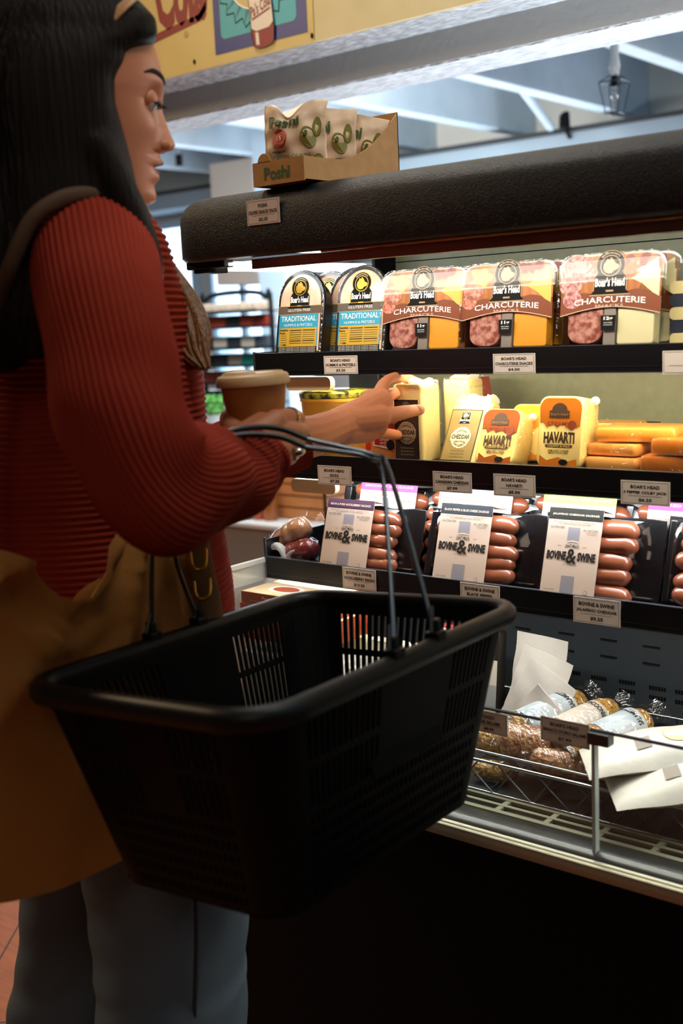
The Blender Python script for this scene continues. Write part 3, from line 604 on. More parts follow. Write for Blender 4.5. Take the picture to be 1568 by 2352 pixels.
# ---- charcuterie packs
orw = mat('label orange wood', '#a85a26', .35, var=(26, .6), col2='#c8803e', stretch=(6, 1, .6), spec=.3); orb = mat('label brown', '#7e3d1c', .45, spec=.3)
grp = mat('grape print', '#a9b93a', .4); salp = mat('salami print', '#a8442e', .4, var=(180, .3), col2='#d99a80'); chp = mat('cheese print', '#e0b23c', .4); crn = mat('berry print', '#7a1c1c', .4)
sal = mat('sliced salami', '#84392c', .35, var=(130, .25), col2='#c79080', coat=.4); ched = mat('yellow cheese', '#e39a1e', .4, coat=.3, sss=.1); pale = mat('pale cheese', '#d8cfa0', .4, coat=.3)
def charc(label, X, Y, kind=0, lean=-.13, W=.152, H=.150):
    K_ = .815; n0 = len(bpy.data.objects)
    t = thing('charcuterie_pack', label, 'snack pack', (X, Y, ZS[0]+.0012), (lean, 0, 0), 'charcuterie packs on the top shelf')
    o_ = rrect(-W/2, W/2, 0, H, .022)
    q = MB(); q.loft([[(x, .030, z) for x, z in [(x*.84, z*.84+.012) for x, z in o_]], [(x, .004, z) for x, z in [(x*.92, z*.92+.006) for x, z in o_]], [(x, .0035, z) for x, z in o_], [(x, .0, z) for x, z in o_]], PLAST, caps=False); q.build('tray', t, 30)
    q = MB(); q.prism(rrect(-W*.41, -W*.07, .008, H*.62, .02), .004, .022, sal); q.build('salami_slices', t, 40, bevel=.001)
    q = MB(); q.prism(rrect(W*.07, W*.41, .006, H*.55, .004), .004, .024, ched if kind == 0 else pale); q.build('cheese_slices', t, bevel=.0015)
    q = MB(); q.box(-W*.055, W*.055, .003, .02, .004, H*.5, mat('divider grey', '#8a8078', .3)); q.build('divider', t)
    # printed film label, lower edge arched
    top = [p for p in rrect(-W*.475, W*.475, .01, H*.975, .02)]
    lab = [(-W*.475, .052), *[(-W*.475+W*.95*i/14, .052+.013*math.sin(PI*i/14)) for i in range(1, 14)], (W*.475, .052)]
    lab += [p for p in rrect(-W*.475, W*.475, .01, H*.975, .02) if p[1] > .055]
    e = .0006; q = MB(); q.poly(lab, e, orw)
    bandt = [(-W*.475+W*.95*i/14, .0525+.013*math.sin(PI*i/14)) for i in range(15)]
    q.poly(bandt+[(W*.475, .086), (W*.25, .093), (0, .084), (-W*.25, .090), (-W*.475, .080)], e+.0002, orb)
    q.add([(x, -e-.0003, z) for x, z in bandt]+[(x, -e-.0003, z+.0010) for x, z in bandt], [(i, i+1, i+16, i+15) for i in range(14)], K['cream']); q.build('label', t)
    q = MB(); e2 = e+.0005; rr_ = random.Random(kind+3)
    if kind == 0:
        for k in range(9): a, b_ = -W*.27+rr_.uniform(-.012,.012), H*.86+rr_.uniform(-.014,.010); q.poly(circ(a, b_, .0062), e2+k*.00003, grp)
        q.poly(circ(-W*.36, H*.70, .017), e2, salp); q.poly(circ(-W*.43+.004, H*.56, .012), e2, salp)
    else:
        for a, b_, r_ in ((-.33,.86,.02),(-.38,.68,.017),(-.36,.52,.014),(-.24,.80,.016)): q.poly(circ(W*a, H*b_, r_), e2+a*.0001, mat('salami print red', '#8f3436', .4, var=(200,.3), col2='#d8a49c'))
    q.poly([(W*.20,H*.72),(W*.34,H*.82),(W*.46,H*.80),(W*.46,H*.52),(W*.40,H*.56),(W*.30,H*.66)], e2, chp if kind == 0 else pale); q.poly([(W*.24,H*.80),(W*.44,H*.92),(W*.45,H*.74),(W*.34,H*.74)], e2+.0001, mat('cheese print light', '#edd078', .4) if kind == 0 else pale)
    for k in range(12): q.poly(circ(rr_.uniform(-.12,.36)*W, H*rr_.uniform(.86,.95), rr_.uniform(.003,.007)), e2+.0001+k*.00002, crn if k % 3 else salp)
    q.build('food_print', t)
    q = MB(); e3 = .0016; q.text('CHARCUTERIE', 0, .0775, W*.68, .0098, e3, K['white'], .012, warp=lambda x, z: (x, z-.08*abs(x)*abs(x)/.05)); q.text('SNACKS', 0, .0675, W*.27, .0042, e3, K['cream'])
    q.poly([(-.010,.028),(.010,.028),(.011,.052),(-.011,.052)], e3, K['black']); q.text('11g' if kind == 0 else '12g', 0, .0465, .013, .007, e3+.0003, K['white'], .04); q.text('PROTEIN', 0, .040, .012, .002, e3+.0003, K['white']); q.text('PER SERVING', 0, .0365, .012, .0016, e3+.0003, K['white'])
    q.build('lettering', t)
    q = MB(); emblem(q, 0, H*.79*K_, .045, mat('emblem tan', '#b08c62', .4), h=.0015); em_ = q.build('emblem', t)
    q = MB(); q.loft([[(x*.995, -.0026, z*.995) for x, z in o_], [(x, -.0006, z) for x, z in o_]], FILM, caps=True); q.build('film', t, 30)
    pts = rrect(-W/2, W/2, 0, H, .022)[7:22]; q = MB(); q.tube([(x, -.001, z) for x, z in pts], .0016, FILMC, 6); q.build('sealed_rim', t, 60)
    for o_ in t.children:
        if o_ is not em_:
            for v_ in o_.data.vertices: v_.co.z *= K_
    return t
charc('first charcuterie pack right of the hummus, with green grapes', lo(972, y8, 1.42), 1.413)
charc('middle charcuterie pack with grapes and orange cheese, right of the first', (lo(1068,y8,1.42)+lo(1268,y8,1.42))/2, 1.412)
charc('charcuterie pack tucked directly behind the middle one', (lo(1068,y8,1.42)+lo(1268,y8,1.42))/2+.003, 1.455)
charc('right-hand charcuterie pack with pale cheese, reading 12g', (lo(1292,y8,1.42)+lo(1515,y8,1.42))/2, 1.412, 1, W=.150, H=.152)
charc('pale cheese charcuterie pack directly behind the right-hand one', (lo(1292,y8,1.42)+lo(1515,y8,1.42))/2+.003, 1.455, 1, W=.150, H=.152)
charc('charcuterie pack behind the first, showing between hummus and label', lo(972, y8, 1.42)-.004, 1.457)
for k in range(5):
    c = ('#d8c890', '#2a3140')[k % 2]; o = MB().prism(rrect(-.05, .05, 0, .016, .006), 0, .10, mat('cheese tray '+c, c, .4)).build('cheese_tray', None, 40)
    o.location = (lo(1560, 760, 1.47)+.045, 1.45, ZS[0]+.0006+k*.0166); tag(o, 'flat pale or dark tray stacked at the right photo edge, top shelf', 'tray', 'flat trays at the right edge')
for k in range(6):
    o = MB().prism(rrect(-.05, .05, 0, .013, .005), 0, .09, mat('dark red slab', '#5a2a1c', .4)).build('meat_tray', None, 40); o.location = (lo(1290,760,1.55)+.01, 1.545, ZS[0]+.0006+k*.0136)
    tag(o, 'dark red flat meat tray stacked behind, between two charcuterie packs', 'tray', 'flat meat trays behind')

# ---- middle shelf: cheeses
che = mat('cream cheese block', '#ddc887', .35, coat=.5, sss=.15); chy = mat('cheddar yellow', '#e2b44c', .35, coat=.5, sss=.15); hav = mat('havarti pale', '#e3c77a', .35, coat=.5, sss=.15); hor = mat('havarti orange print', '#86430f', .3, coat=.5); org = mat('orange cheese', '#d9822a', .4, coat=.4, var=(40,.4), col2='#e8a350', sss=.1)
lb1 = mat('label dark brown', '#2e221b', .45); lb2 = mat('label olive', '#83703c', .45)
def vac(q, W, D, H, m, r=.006, top=None):      # softly rounded vacuum-packed block
    q.loft([[(x*s_, y*s_+D/2*(1-s_)*0, z) for x, y in [(a, b_) for a, b_ in rrect(-W/2, W/2, 0, D, r, 4)]] for z, s_ in ((0,.95),(.003,1),(H-.006,1),(H-.002,.97),(H,.88))], m)
def cheddar(label, X, Y, W=.052, H=.115, D=.045, lean=0, dark=True, rz=0, lab=True, ry=0):
    t = thing('cheddar_block', label, 'cheese', (X, Y, ZS[1]+.0015), (lean, ry, rz), 'cheddar blocks on the middle shelf')
    q = MB(); vac(q, W, D, H, che); q.build('cheese', t, 50)
    q = MB(); q.box(W/2-.0005, W/2+.0025, .004, D-.004, .004, H-.01, FILMC); q.loft([[(x*1.03, y-.0006, z) for x, y in rrect(-W/2, W/2, 0, D, .006, 4)] for z in (H-.014, H+.002+.002)], FILMC, caps=False); q.tube([(-W*.4, D*.5, H), (-W*.1, D*.5, H+.004), (W*.2, D*.5, H+.001), (W*.45, D*.5, H+.003)], [.004,.006,.004,.006], MILK, 8, smooth=3, flat=2.2); q.build('wrapper', t, 40)
    if lab:
        e = .0004; q = MB(); w2 = W*.40; q.rect(-w2-.003, w2-.003, .002, H*.80, e, K['black']); q.rect(-w2-.0018, w2-.0042, .0032, H*.80-.0012, e+.0002, lb1 if dark else lb2); q.build('label', t)
        cr_ = mat('seal tan', '#a89878', .5) if dark else K['cream']; cx_ = -.003; e = .0010; zc_ = H*.37
        q = MB(); q.poly([(cx_+.0165*(1+.06*(i % 2))*math.cos(2*PI*i/40), zc_+.0165*(1+.06*(i % 2))*math.sin(2*PI*i/40)) for i in range(40)], e, cr_); q.poly(circ(cx_, zc_, .015), e+.0002, lb1 if dark else K['cream']); q.poly(circ(cx_, zc_, .0144), e+.0004, cr_ if dark else mat('seal pale','#d6caa0',.5))
        q.rect(cx_-.0175, cx_+.0175, zc_-.0055, zc_+.0060, e+.0006, cr_ if dark else mat('seal pale','#d6caa0',.5)); q.build('seal', t)
        q = MB(); q.text('CHEDDAR', cx_, zc_+.001, .032, .0072, e+.0009, K['ink'], .03); q.text('Aged Over', cx_, zc_-.0068, .018, .003, e+.0009, K['ink'], .02)
        q.text('CANADIAN', cx_, zc_, 1, 1, e+.0009, K['ink'], .02, warp=lambda x, z: (cx_+(.0115+.003*(z-zc_))*math.sin((x-cx_)*1.7), zc_+(.0115+.003*(z-zc_))*math.cos((x-cx_)*1.7)))
        q.text('1000 DAYS', cx_, zc_, 1, 1, e+.0009, K['ink'], .02, warp=lambda x, z: (cx_+(.0125-.003*(z-zc_))*math.sin((x-cx_)*1.9), zc_-(.0125-.003*(z-zc_))*math.cos((x-cx_)*1.9)))
        for r_ in range(3): q.text('Naturally Aged Cheese', cx_, H*.17-r_*.005, .024, .0028, e, cr_ if dark else K['ink'])
        emblem(q, cx_, H*.68, .017, cr_, h=e); q.build('lettering', t)
    return t
y10 = 1062
XC = (lo(914,y10,1.418)+lo(975,y10,1.418))/2
cheddar('tall pale cheddar block with dark label gripped by the woman\'s left hand', XC, 1.414, W=.055, D=.048, H=.116)
cheddar('tall cheddar block behind the held one, plain yellow side showing', XC+.045, 1.475, W=.045, D=.05, H=.119, lab=False, rz=.05)
cheddar('leaning cheddar block with pale olive label right of the held block', (lo(1012,y10+14,1.43)+lo(1085,y10+14,1.43))/2+.004, 1.424, W=.068, D=.03, H=.106, lean=-.50, dark=False)
def havarti(label, X, Y, W, H, D, lean, col=hor, lab=True, rz=0):
    t = thing('havarti_block', label, 'cheese', (X, Y, ZS[1]+.0015), (lean, 0, rz), 'havarti blocks on the middle shelf')
    o_ = rrect(-W/2, W/2, 0, H, .014, 5)
    q = MB(); q.loft([[(x*.94, 0, z*.96+.002) for x, z in o_], [(x, .003, z) for x, z in o_], [(x, D-.003, z) for x, z in o_], [(x*.94, D, z*.96+.002) for x, z in o_]][::-1], hav); q.build('cheese', t, 50)
    e = .0006; q = MB()
    tp = [(-W*.44, H*.62)]+[(-W*.44+W*.88*i/12, H*.60+.004*math.sin(i*2.1)) for i in range(1, 12)]+[(W*.44, H*.58)]+[(x*.92, z*.96+.001) for x, z in o_ if z > H*.7 and x > 0][::1]+[(x*.92, z*.96+.001) for x, z in o_ if z > H*.7 and x <= 0]
    q.poly(tp, e, col); q.build('label', t); q = MB(); q.poly([(-W*.42,.003),(W*.42,.003),(W*.40,.014),(W*.2,.010),(0,.016),(-W*.25,.011),(-W*.42,.018)], e, col); q.build('label_strip', t)
    q = MB(); e = .0010
    if lab:
        ik = mat('havarti ink', '#3a2410', .5)
        q.poly(circ(-W*.02, H*.80, W*.17, W*.15), e, ik); q.rect(-W*.24, W*.20, H*.70, H*.80, e+.0001, ik); q.text("Boar's Head", -W*.02, H*.75, W*.38, .004, e+.0003, mat('faint tan','#7a5a3c',.5), .02)
        q.text('CREAMY', -W*.02, H*.62, W*.5, .006, e+.0003, mat('creamy red', '#7c2e14', .5), .02); q.poly(circ(W*.27, H*.60, .0065), e+.0002, mat('creamy red', '#7c2e14', .5))
        q.text('HAVARTI', 0, H*.43, W*.68, .016, e, ik, .05, warp=lambda x, z: (x, z-1.6*x*x)); q.poly(rrect(-W*.30, W*.30, H*.29, H*.33, .002), e, ik); q.text('CREAMY & MILD', 0, H*.31, W*.5, .0026, e+.0002, hav)
        q.text('SEMI SOFT CHEESE', 0, H*.245, W*.46, .003, e, ik, .02); q.text('MADE WITH CARE', 0, H*.215, W*.42, .003, e, ik, .02); q.poly(circ(W*.12, .009, .007, .004), e+.0002, K['black'])
        q.build('lettering', t)
    q = MB(); q.box(W/2-.001, W/2+.003, .002, D-.002, .006, H-.012, FILMC); q.ball((W/2, D*.7, H-.004), (.007, .005, .006), MILK, 10, 6); q.build('wrapper', t, 40, bevel=.001)
    return t
havarti('small havarti block with rust-brown top band, between the leaning cheddar and the taller havarti', (lo(1098,y10+14,1.42)+lo(1180,y10+14,1.42))/2, 1.412, .066, .086, .04, -.40)
havarti('yellow havarti block behind, showing between the two labelled ones', lo(1215,y10+10,1.47), 1.465, .062, .084, .035, -.15, lab=False, col=mat('havarti amber', '#d88a2a', .3, coat=.5))
havarti('tallest havarti block with orange top band standing upright', (lo(1240,y10+20,1.42)+lo(1335,y10+20,1.42))/2, 1.411, .070, .100, .045, -.16, mat('havarti orange', '#b5641a', .3, coat=.5))
def slab_ch(label, px, Y, z, W, D, H, rz, c=org):
    p = PP(px, 1080, 1, Y); q = MB(); q.loft([[(x*s_, y*s_, zz_) for x, y in rrect(-W/2, W/2, -D/2, D/2, .006, 4)] for zz_, s_ in ((0,.96),(.003,1),(H-.003,1),(H,.96))], c)
    t = thing('cheese_slab', label, 'cheese', (p.x, Y, z), (0,0,rz), 'orange cheese slabs'); q.build('cheese', t, 50)
    q = MB(); q.loft([[(x*s_, y*s_, zz_) for x, y in rrect(-W/2-.002, W/2+.002, -D/2-.002, D/2+.002, .008, 4)] for zz_, s_ in ((.001,1),(H+.0005,1.0),(H+.0012,.9))], FILMC); q.build('wrapper', t, 40); return t
zc_ = ZS[1]+.0008
slab_ch('orange cheese slab lying flat, lowest at the left of the colby stack', 1425, 1.455, zc_, .075, .07, .017, .05, mat('orange cheese pale', '#e2a050', .4, coat=.4, sss=.1))
slab_ch('orange cheese slab, second from the bottom at the left of the stack', 1430, 1.462, zc_+.0195, .075, .07, .015, -.06)
slab_ch('large orange cheese slab lying on top of the left stack', 1478, 1.48, zc_+.0375, .11, .08, .018, .12, mat('orange cheese warm', '#e39a38', .4, coat=.4, sss=.1))
slab_ch('deep orange cheese slab, lower one at the right photo edge', 1560, 1.452, zc_, .085, .07, .022, .1, mat('cheese deep orange', '#b8661c', .4, coat=.4))
slab_ch('deep orange cheese slab, upper one at the right photo edge', 1590, 1.45, zc_+.0245, .085, .07, .020, -.1, mat('cheese deep orange2', '#d2761e', .4, coat=.4))
t = slab_ch('rounded yellow cheese round behind, between havarti and orange slabs', 1410, 1.56, zc_, .08, .06, .052, 0, mat('cheese amber', '#dca03a', .4, coat=.4, sss=.1)); 
# gouda pouch / tub
def gouda():
    a, b_ = lo(668, 1055, 1.42), lo(806, 1055, 1.42); W = b_-a
    t = thing('gouda_tub', 'rounded golden gouda tub with vine-patterned lid and dark red shield, behind the hands', 'cheese tub', ((a+b_)/2, 1.412, ZS[1]+.001))
    gy = mat('gouda gold film', '#d8982c', .25, coat=.7, var=(14,.5), col2='#e8b450'); n = 24
    def ell(s_, z): return [(W/2*s_*math.cos(2*PI*i/n), .058+.055*s_*math.sin(2*PI*i/n), z) for i in range(n)]
    q = MB().loft([ell(.90,0), ell(.93,.004), ell(1.0,.086), ell(1.03,.088), ell(1.03,.093)], gy); q.build('tub', t, 40)
    q = MB().loft([ell(1.04,.0935), ell(1.05,.095), ell(1.05,.101), ell(.98,.104), ell(.5,.106)], mat('vine lid', '#9c9a30', .3, var=(60,.15), col2='#20241a', coat=.6)); q.build('lid', t, 40)
    q = MB()
    sh = [(0,-.024),(.016,-.010),(.022,.010),(.020,.018),(-.020,.018),(-.022,.010),(-.016,-.010)]
    def wy(P, e): return [(x, .058-.0545*math.sqrt(max(0, 1-(x/(W/2))**2))*(.93+.07*(z/.086))-e, z) for x, z in P]
    def pp(P, e, m): q.add(wy(P, e), [tuple(range(len(P)))], m)
    pp([(x*1.12+.008, z*1.12+.030) for x, z in sh], .003, K['cream']); pp([(x+.008, z+.030) for x, z in sh], .0035, mat('shield red', '#6e1a14', .4)); q.build('label', t)
    V, F = text_tris('GOUDA', .04); q = MB(); q.add(wy([(x*.034+.008, z*.010+.036) for x, z in V], .0042), F, K['white']); V, F = text_tris('ARTISAN', .03); q.add(wy([(x*.026-.012, z*.006+.058) for x, z in V], .0035), F, K['ink']); q.build('lettering', t)
gouda()
# red pouch and orange inverted-label cheese left of the held cheddar
rp = mat('red pouch', '#b8201c', .3, coat=.6)
def wedge(name, label, x, Y, W, H, D, m, lean=0, ry=0, cat='cheese', print_=None):
    t = thing(name, label, cat, (x, Y, ZS[1]+.0015), (lean, ry, 0)); q = MB(); q.loft([[(a*s_, b_+D/2*(1-s_), z) for a, b_ in rrect(-W/2, W/2, 0, D, .005, 3)] for z, s_ in ((0,.95),(.004,1),(H*.8,.95),(H,.6))], m); q.build('body', t, 50)
    if print_: q = MB(); print_(q); q.build('lettering', t)
    q = MB(); q.loft([[(a*s_*1.04, b_-.001, z) for a, b_ in rrect(-W/2, W/2, 0, D+.002, .005, 3)] for z, s_ in ((.004,1),(H*.8,1.0),(H*1.05,.5))], FILMC, caps=False); q.build('wrapper', t, 40); return t
def pr(q):
    q.poly([(-.018,.020),(.022,.014),(.022,.084),(-.004,.084),(-.013,.070)], .0012, K['cream']); q.poly([(-.016,.022),(.022,.016),(.022,.082),(-.003,.082),(-.011,.069)], .0015, mat('label crimson', '#8c1a1c', .4))
    for k, s_ in enumerate(('CHEESE', 'NATURAL')): q.text(s_, .006, .070-k*.009, -.024, -.004, .0019, K['white'], .01)
    for k, s_ in enumerate(('PRODUCT', 'OF', 'HOLLAND')): q.text(s_, .004, .030-k*.005, -.018, -.003, .0019, K['cream'])
    q.poly(circ(.016, .022, .008), .0021, K['black'])
wedge('gouda_wedge', 'peach-orange cheese wedge with upside-down red label between the hand and held cheddar', (lo(862,y10,1.43)+lo(914,y10,1.43))/2-.002, 1.425, .052, .10, .05, mat('peach cheese', '#dd8a48', .35, coat=.5, sss=.2), print_=pr)
wedge('red_cheese_pouch', 'bright red plastic cheese pouch leaning behind the gouda tub', lo(838,y10,1.46)-.01, 1.465, .05, .095, .03, rp, ry=.35, cat='pouch')
wedge('red_cheese_bag', 'red and clear wrapped cheese bag behind the tall cheddar blocks', lo(1075, y10, 1.56)-.01, 1.56, .06, .115, .05, rp, cat='pouch')

# ---- lower shelf: sausage packs
trb = mat('vacuum tray black', '#0a0a0c', .28, coat=.5, bump=(30, .2, .002)); saus = mat('sausage brown', '#7a4029', .3, var=(25,.5), col2='#97563a', coat=.7, bump=(60,.3,.002))
lbl = mat('belly label', '#cbb5a2', .55); lbg = mat('label grey', '#8f8a90', .5); plum = mat('label plum', '#43263c', .5)
FILMS = film('sausage film', .18, bump=(16, .35), rough=.07)
def sausages(label, Xa, Xb, Y, band, top_txt, txt2, H=.122, lean=-.30, lx=(.18, .62), bandc=plum, full=True, z=None):
    W = Xb-Xa; t = thing('sausage_pack', label, 'sausage pack', ((Xa+Xb)/2, Y, (z or ZS[2])+.0015), (lean, 0, 0), 'sausage packs on the lower shelf')
    q = MB(); n = 16; rng = random.Random(int(Xa*1000))
    o_ = [(-W/2, 0), (W/2, 0)]+[(W/2+rng.uniform(-.002,.001), H*i/7) for i in range(1, 8)]+[(W/2-W*i/9, H+rng.uniform(-.002,.002)) for i in range(1, 9)]+[(-W/2+rng.uniform(-.001,.003), H*(7-i)/7) for i in range(0, 7)]
    q.prism(o_, .016, .019, trb); q.build('backing_tray', t, 30, bevel=.001)
    q = MB(); q.box(-W*.46, W*.46, .010, .017, .004, .010, trb); q.box(-W*.46, -W*.40, .006, .017, .004, H-.006, trb); q.build('tray_ridge', t, bevel=.002)
    L = W*.66; x0 = -W*.36
    for k in range(5):
        zc2 = .014+k*(H-.026)/4.2; rad = .0148; a = rng.uniform(-.30,.16); sx = [math.sin(PI/2*(-1+i/7)) for i in range(15)]; e_ = rng.uniform(-.004,.005); P = [(x0+e_+L*(s_+1)/2, .006+rng.uniform(-.0003,.0003), zc2+a*.028*s_-.004*(1-s_*s_)) for s_ in sx]; RR_ = [rad*rng.uniform(.97,1.04)*max(.12, (1-s_**8)**.5)*(1+.05*s_) for s_ in sx]
        q = MB(); q.tube(P, RR_, saus, 14, smooth=2); q.build('sausage', t, 80)
    a0 = -W/2+W*lx[0]; a1 = -W/2+W*lx[1]; e = .0125
    q = MB(); q.box(a0, a1, -e, -e+.0006, .0, H+.004, lbl); q.box(a0, a1, -e, .018, H+.004, H+.0046, lbl); q.poly([(a0, H*.90), (a1, H*.90), (a1, H+.0046), (a0, H+.0046)], e+.0003, bandc); wl = a1-a0; c_ = (a0+a1)/2
    q.rect(c_-wl*.13, c_+wl*.11, .002, H*.22, e+.0003, lbg); q.rect(c_-wl*.11, c_+wl*.11, H*.64, H*.81, e+.0003, lbg)
    q.poly([(c_-wl*.11,H*.64),(c_,H*.655),(c_+wl*.11,H*.64),(c_+wl*.11,H*.62),(c_,H*.632),(c_-wl*.11,H*.62)], e+.0004, lbl); q.build('belly_label', t)
    q = MB(); ee = e+.0006; ik = K['ink']
    q.text(top_txt, c_, H*.96, wl*.86, .0034, ee, K['cream'], .01); q.text('MADE WITH NATURAL WOOD SMOKED MEATS', c_, H*.872, wl*.8, .0017, ee, ik); q.text('NO PRESERVATIVES ADDED', c_, H*.848, wl*.6, .0017, ee, ik)
    q.text('GLUTEN FREE', c_-wl*.31, H*.805, wl*.27, .0033, ee, ik); q.text('ALL NATURAL', c_+wl*.31, H*.785, wl*.28, .0033, ee, ik); q.text('MINIMALLY PROCESSED', c_+wl*.33, H*.755, wl*.2, .0013, ee, ik); q.text('NO ARTIFICIAL', c_+wl*.33, H*.735, wl*.17, .0013, ee, ik)
    q.build('header_lettering', t); q = MB()
    q.text('CRAFT MEATS', c_, H*.585, wl*.26, .0048, ee, ik, .02, warp=lambda x, z: (x, z-12*(x-c_)**2)); q.rect(c_-wl*.27, c_-wl*.2, H*.575, H*.58, ee, ik); q.rect(c_+wl*.2, c_+wl*.27, H*.575, H*.58, ee, ik)
    q.text('BOVINE', c_-wl*.27, H*.46, wl*.36, .0125, ee, ik, .055, warp=lambda x, z: (x+.05*(z-H*.46), z)); q.text('SWINE', c_+wl*.285, H*.46, wl*.33, .0125, ee, ik, .055); q.text('&', c_+.001, H*.46, wl*.20, .021, ee+.0002, ik, .02)
    q.build('brand_lettering', t); q = MB()
    q.text('JACKSON HOLE, WY', c_, H*.355, wl*.27, .0017, ee, ik); q.build('place_lettering', t); q = MB(); q.text(txt2, c_-wl*.33, H*.04, wl*.2, .0022, ee, ik); q.build('small_lettering', t); q = MB(); q.poly(circ(c_+wl*.34, H*.04, .003, .003), ee, ik); q.poly(circ(c_+wl*.34, H*.04, .0026, .0026), ee+.0002, lbl); q.build('round_mark', t)
    # taut film over the sausages
    q = MB(); fr = []
    for j in range(9):
        z = .004+(H-.008)*j/8; fr.append([(-W/2+.004+(W-.008)*i/16, .0155-.0245*math.sin(PI*min(1,max(0,(i/16)*1.15-.02)))**.45*math.sin(PI*(j/8*.94+.03))**.4*1.0 if 0 < i < 16 else .0155, z) for i in range(17)])
    q.loft(fr, FILMS, caps=False, closed=False); q.build('film', t, 80)
    return t
y12 = 1290
def LX(px, py): return lo(px, py, 1.42)
olive = mat('label dark olive', '#1d1f18', .5); slate = mat('label slate', '#2a3036', .5)
sausages('huckleberry sausage pack with plum header, leftmost of the sausage packs', LX(722,1295), LX(950,1320), 1.414, 0, 'BISON & PORK HUCKLEBERRY SAUSAGE', 'FULLY COOKED', lx=(.13,.60), H=.104)
sausages('black pepper sausage pack with slate header, middle of the sausage packs', LX(962,1330), LX(1232,1345), 1.414, 0, 'BLACK PEPPER & BLUE CHEESE SAUSAGE', 'FULLY COOKED', lx=(.18,.62), bandc=slate, H=.110)
sausages('jalapeno sausage pack with dark olive header, right of the slate one', LX(1225,1355), LX(1505,1385), 1.413, 0, 'JALAPENO CHEDDAR SAUSAGE', 'FULLY COOKED', lx=(.11,.56), bandc=olive, H=.116)
sausages('sausage pack cut by the right photo edge on the lower shelf', LX(1500,1390), LX(1790,1400), 1.420, 0, 'JALAPENO CHEDDAR SAUSAGE', 'FULLY COOKED', lx=(.45,.9), bandc=olive)
for k, (a, b_, bc, nm) in enumerate(((740, 905, plum, 'plum'), (905, 1140, slate, 'slate'), (1150, 1370, olive, 'olive'), (1400, 1600, olive, 'hidden'))):
    sausages('rear sausage pack in the second row, %s' % ('behind the plum-headed pack','behind the slate-headed pack','behind the olive-headed pack','behind the pack at the right edge')[k], LX(a, y12)-.03, LX(b_, y12)-.0+.05, 1.475, 0, 'SMOKED SAUSAGE', 'FULLY COOKED', H=.128, lx=(.25,.75), bandc=mat('label lilac','#9aa3c4',.5) if k == 1 else mat('label lime', '#8aa04a', .5) if k == 2 else mat('label magenta', '#94307c', .5))
# loose wrapped meats at the left end of the shelf
def chub(name, label, c, L, r, rz, ry, m, group=None, paper=None, paper2=None, txt=None, z=None, endm=None, cat='meat', wrap=True, lim=.97):
    t = thing(name, label, cat, c, (0, ry, rz), group); q = MB()
    P = [(-L/2+L*i/12, 0, 0) for i in range(13)]; R_ = [r*max(.18, math.sqrt(max(0, 1-abs(-1+2*i/12)**5)))*(1+.03*math.sin(i*2.3)) for i in range(13)]
    q.tube(P, R_, m, 18, smooth=2); q.build('meat', t, 80)
    if paper:
        q = MB(); a0, a1 = paper; q.tube([(a0, 0, 0), (a0+.001, 0, 0), (a1-.001, 0, 0), (a1, 0, 0)], [r*.9, r*1.05, r*1.05, r*.9], paper2, 24); q.build('paper_band', t, 50)
        if txt:
            V, F = text_tris(txt, .03); q = MB(); am = (a1+a0)/2; PL = []
            for x, z_ in V: th = -PI*.62+x*1.5; PL.append((a1-.006-(.5+z_)*.009, r*1.07*math.cos(th), -r*1.07*math.sin(th)))
            q.add(PL, F, K['ink']); q.build('lettering', t)
    if wrap:
        rng = random.Random(int(abs(c[0])*1e4)); q = MB()
        P = [(-L/2-.012,0,0),(-L/2-.002,0,0),(-L/2+.012,0,0),(0,0,0),(L/2-.012,0,0),(L/2+.002,0,0),(L/2+.02,0,.003)]; q.tube(P, [r*.5,r*.5,r*1.07,r*1.09,r*1.07,r*.5,r*.9], FILMC, 14, smooth=3, caps=False)
        q.v = [(x, y*(1+rng.uniform(-.05,.07)), z_*(1+rng.uniform(-.05,.07))) for x, y, z_ in q.v]; q.build('wrapper', t, 60)
    return t
pork = mat('roasted crust', '#6b3a20', .35, var=(40,.4), col2='#b58058', coat=.6, bump=(70,.6,.004)); ham = mat('dark red ham', '#5a1218', .3, coat=.6, var=(30,.4), col2='#7c2028')
p = PP(668, 1228, 1, 1.455); chub('wrapped_roast', 'brown crusted roast in clear wrap, upper of two at the lower shelf end', (p.x, 1.455, p.z), .085, .021, .2, -.55, pork)
p = PP(690, 1262, 1, 1.435); chub('wrapped_ham', 'dark red ham in crumpled clear wrap, lower of two at the lower shelf end', (p.x, 1.435, p.z-.004), .080, .020, -.1, -.28, ham)
p = PP(650, 1270, 1, 1.425); t = thing('plastic_bag_end', 'knotted milky plastic loop of bag resting by the dark red ham', 'plastic wrap', (p.x, 1.418, ZS[2]+.012))
q = MB().tube([(-.025,0,-.008),(-.020,0,.004),(-.008,0,.010),(.004,0,.005),(.010,0,-.006),(.018,0,-.010),(.022,0,-.002),(.034,.004,.004),(.044,.006,.008)], [.003,.005,.006,.0055,.005,.005,.004,.005,.004], MILK, 10, smooth=4, flat=1.5); q.build('loop', t, 80)

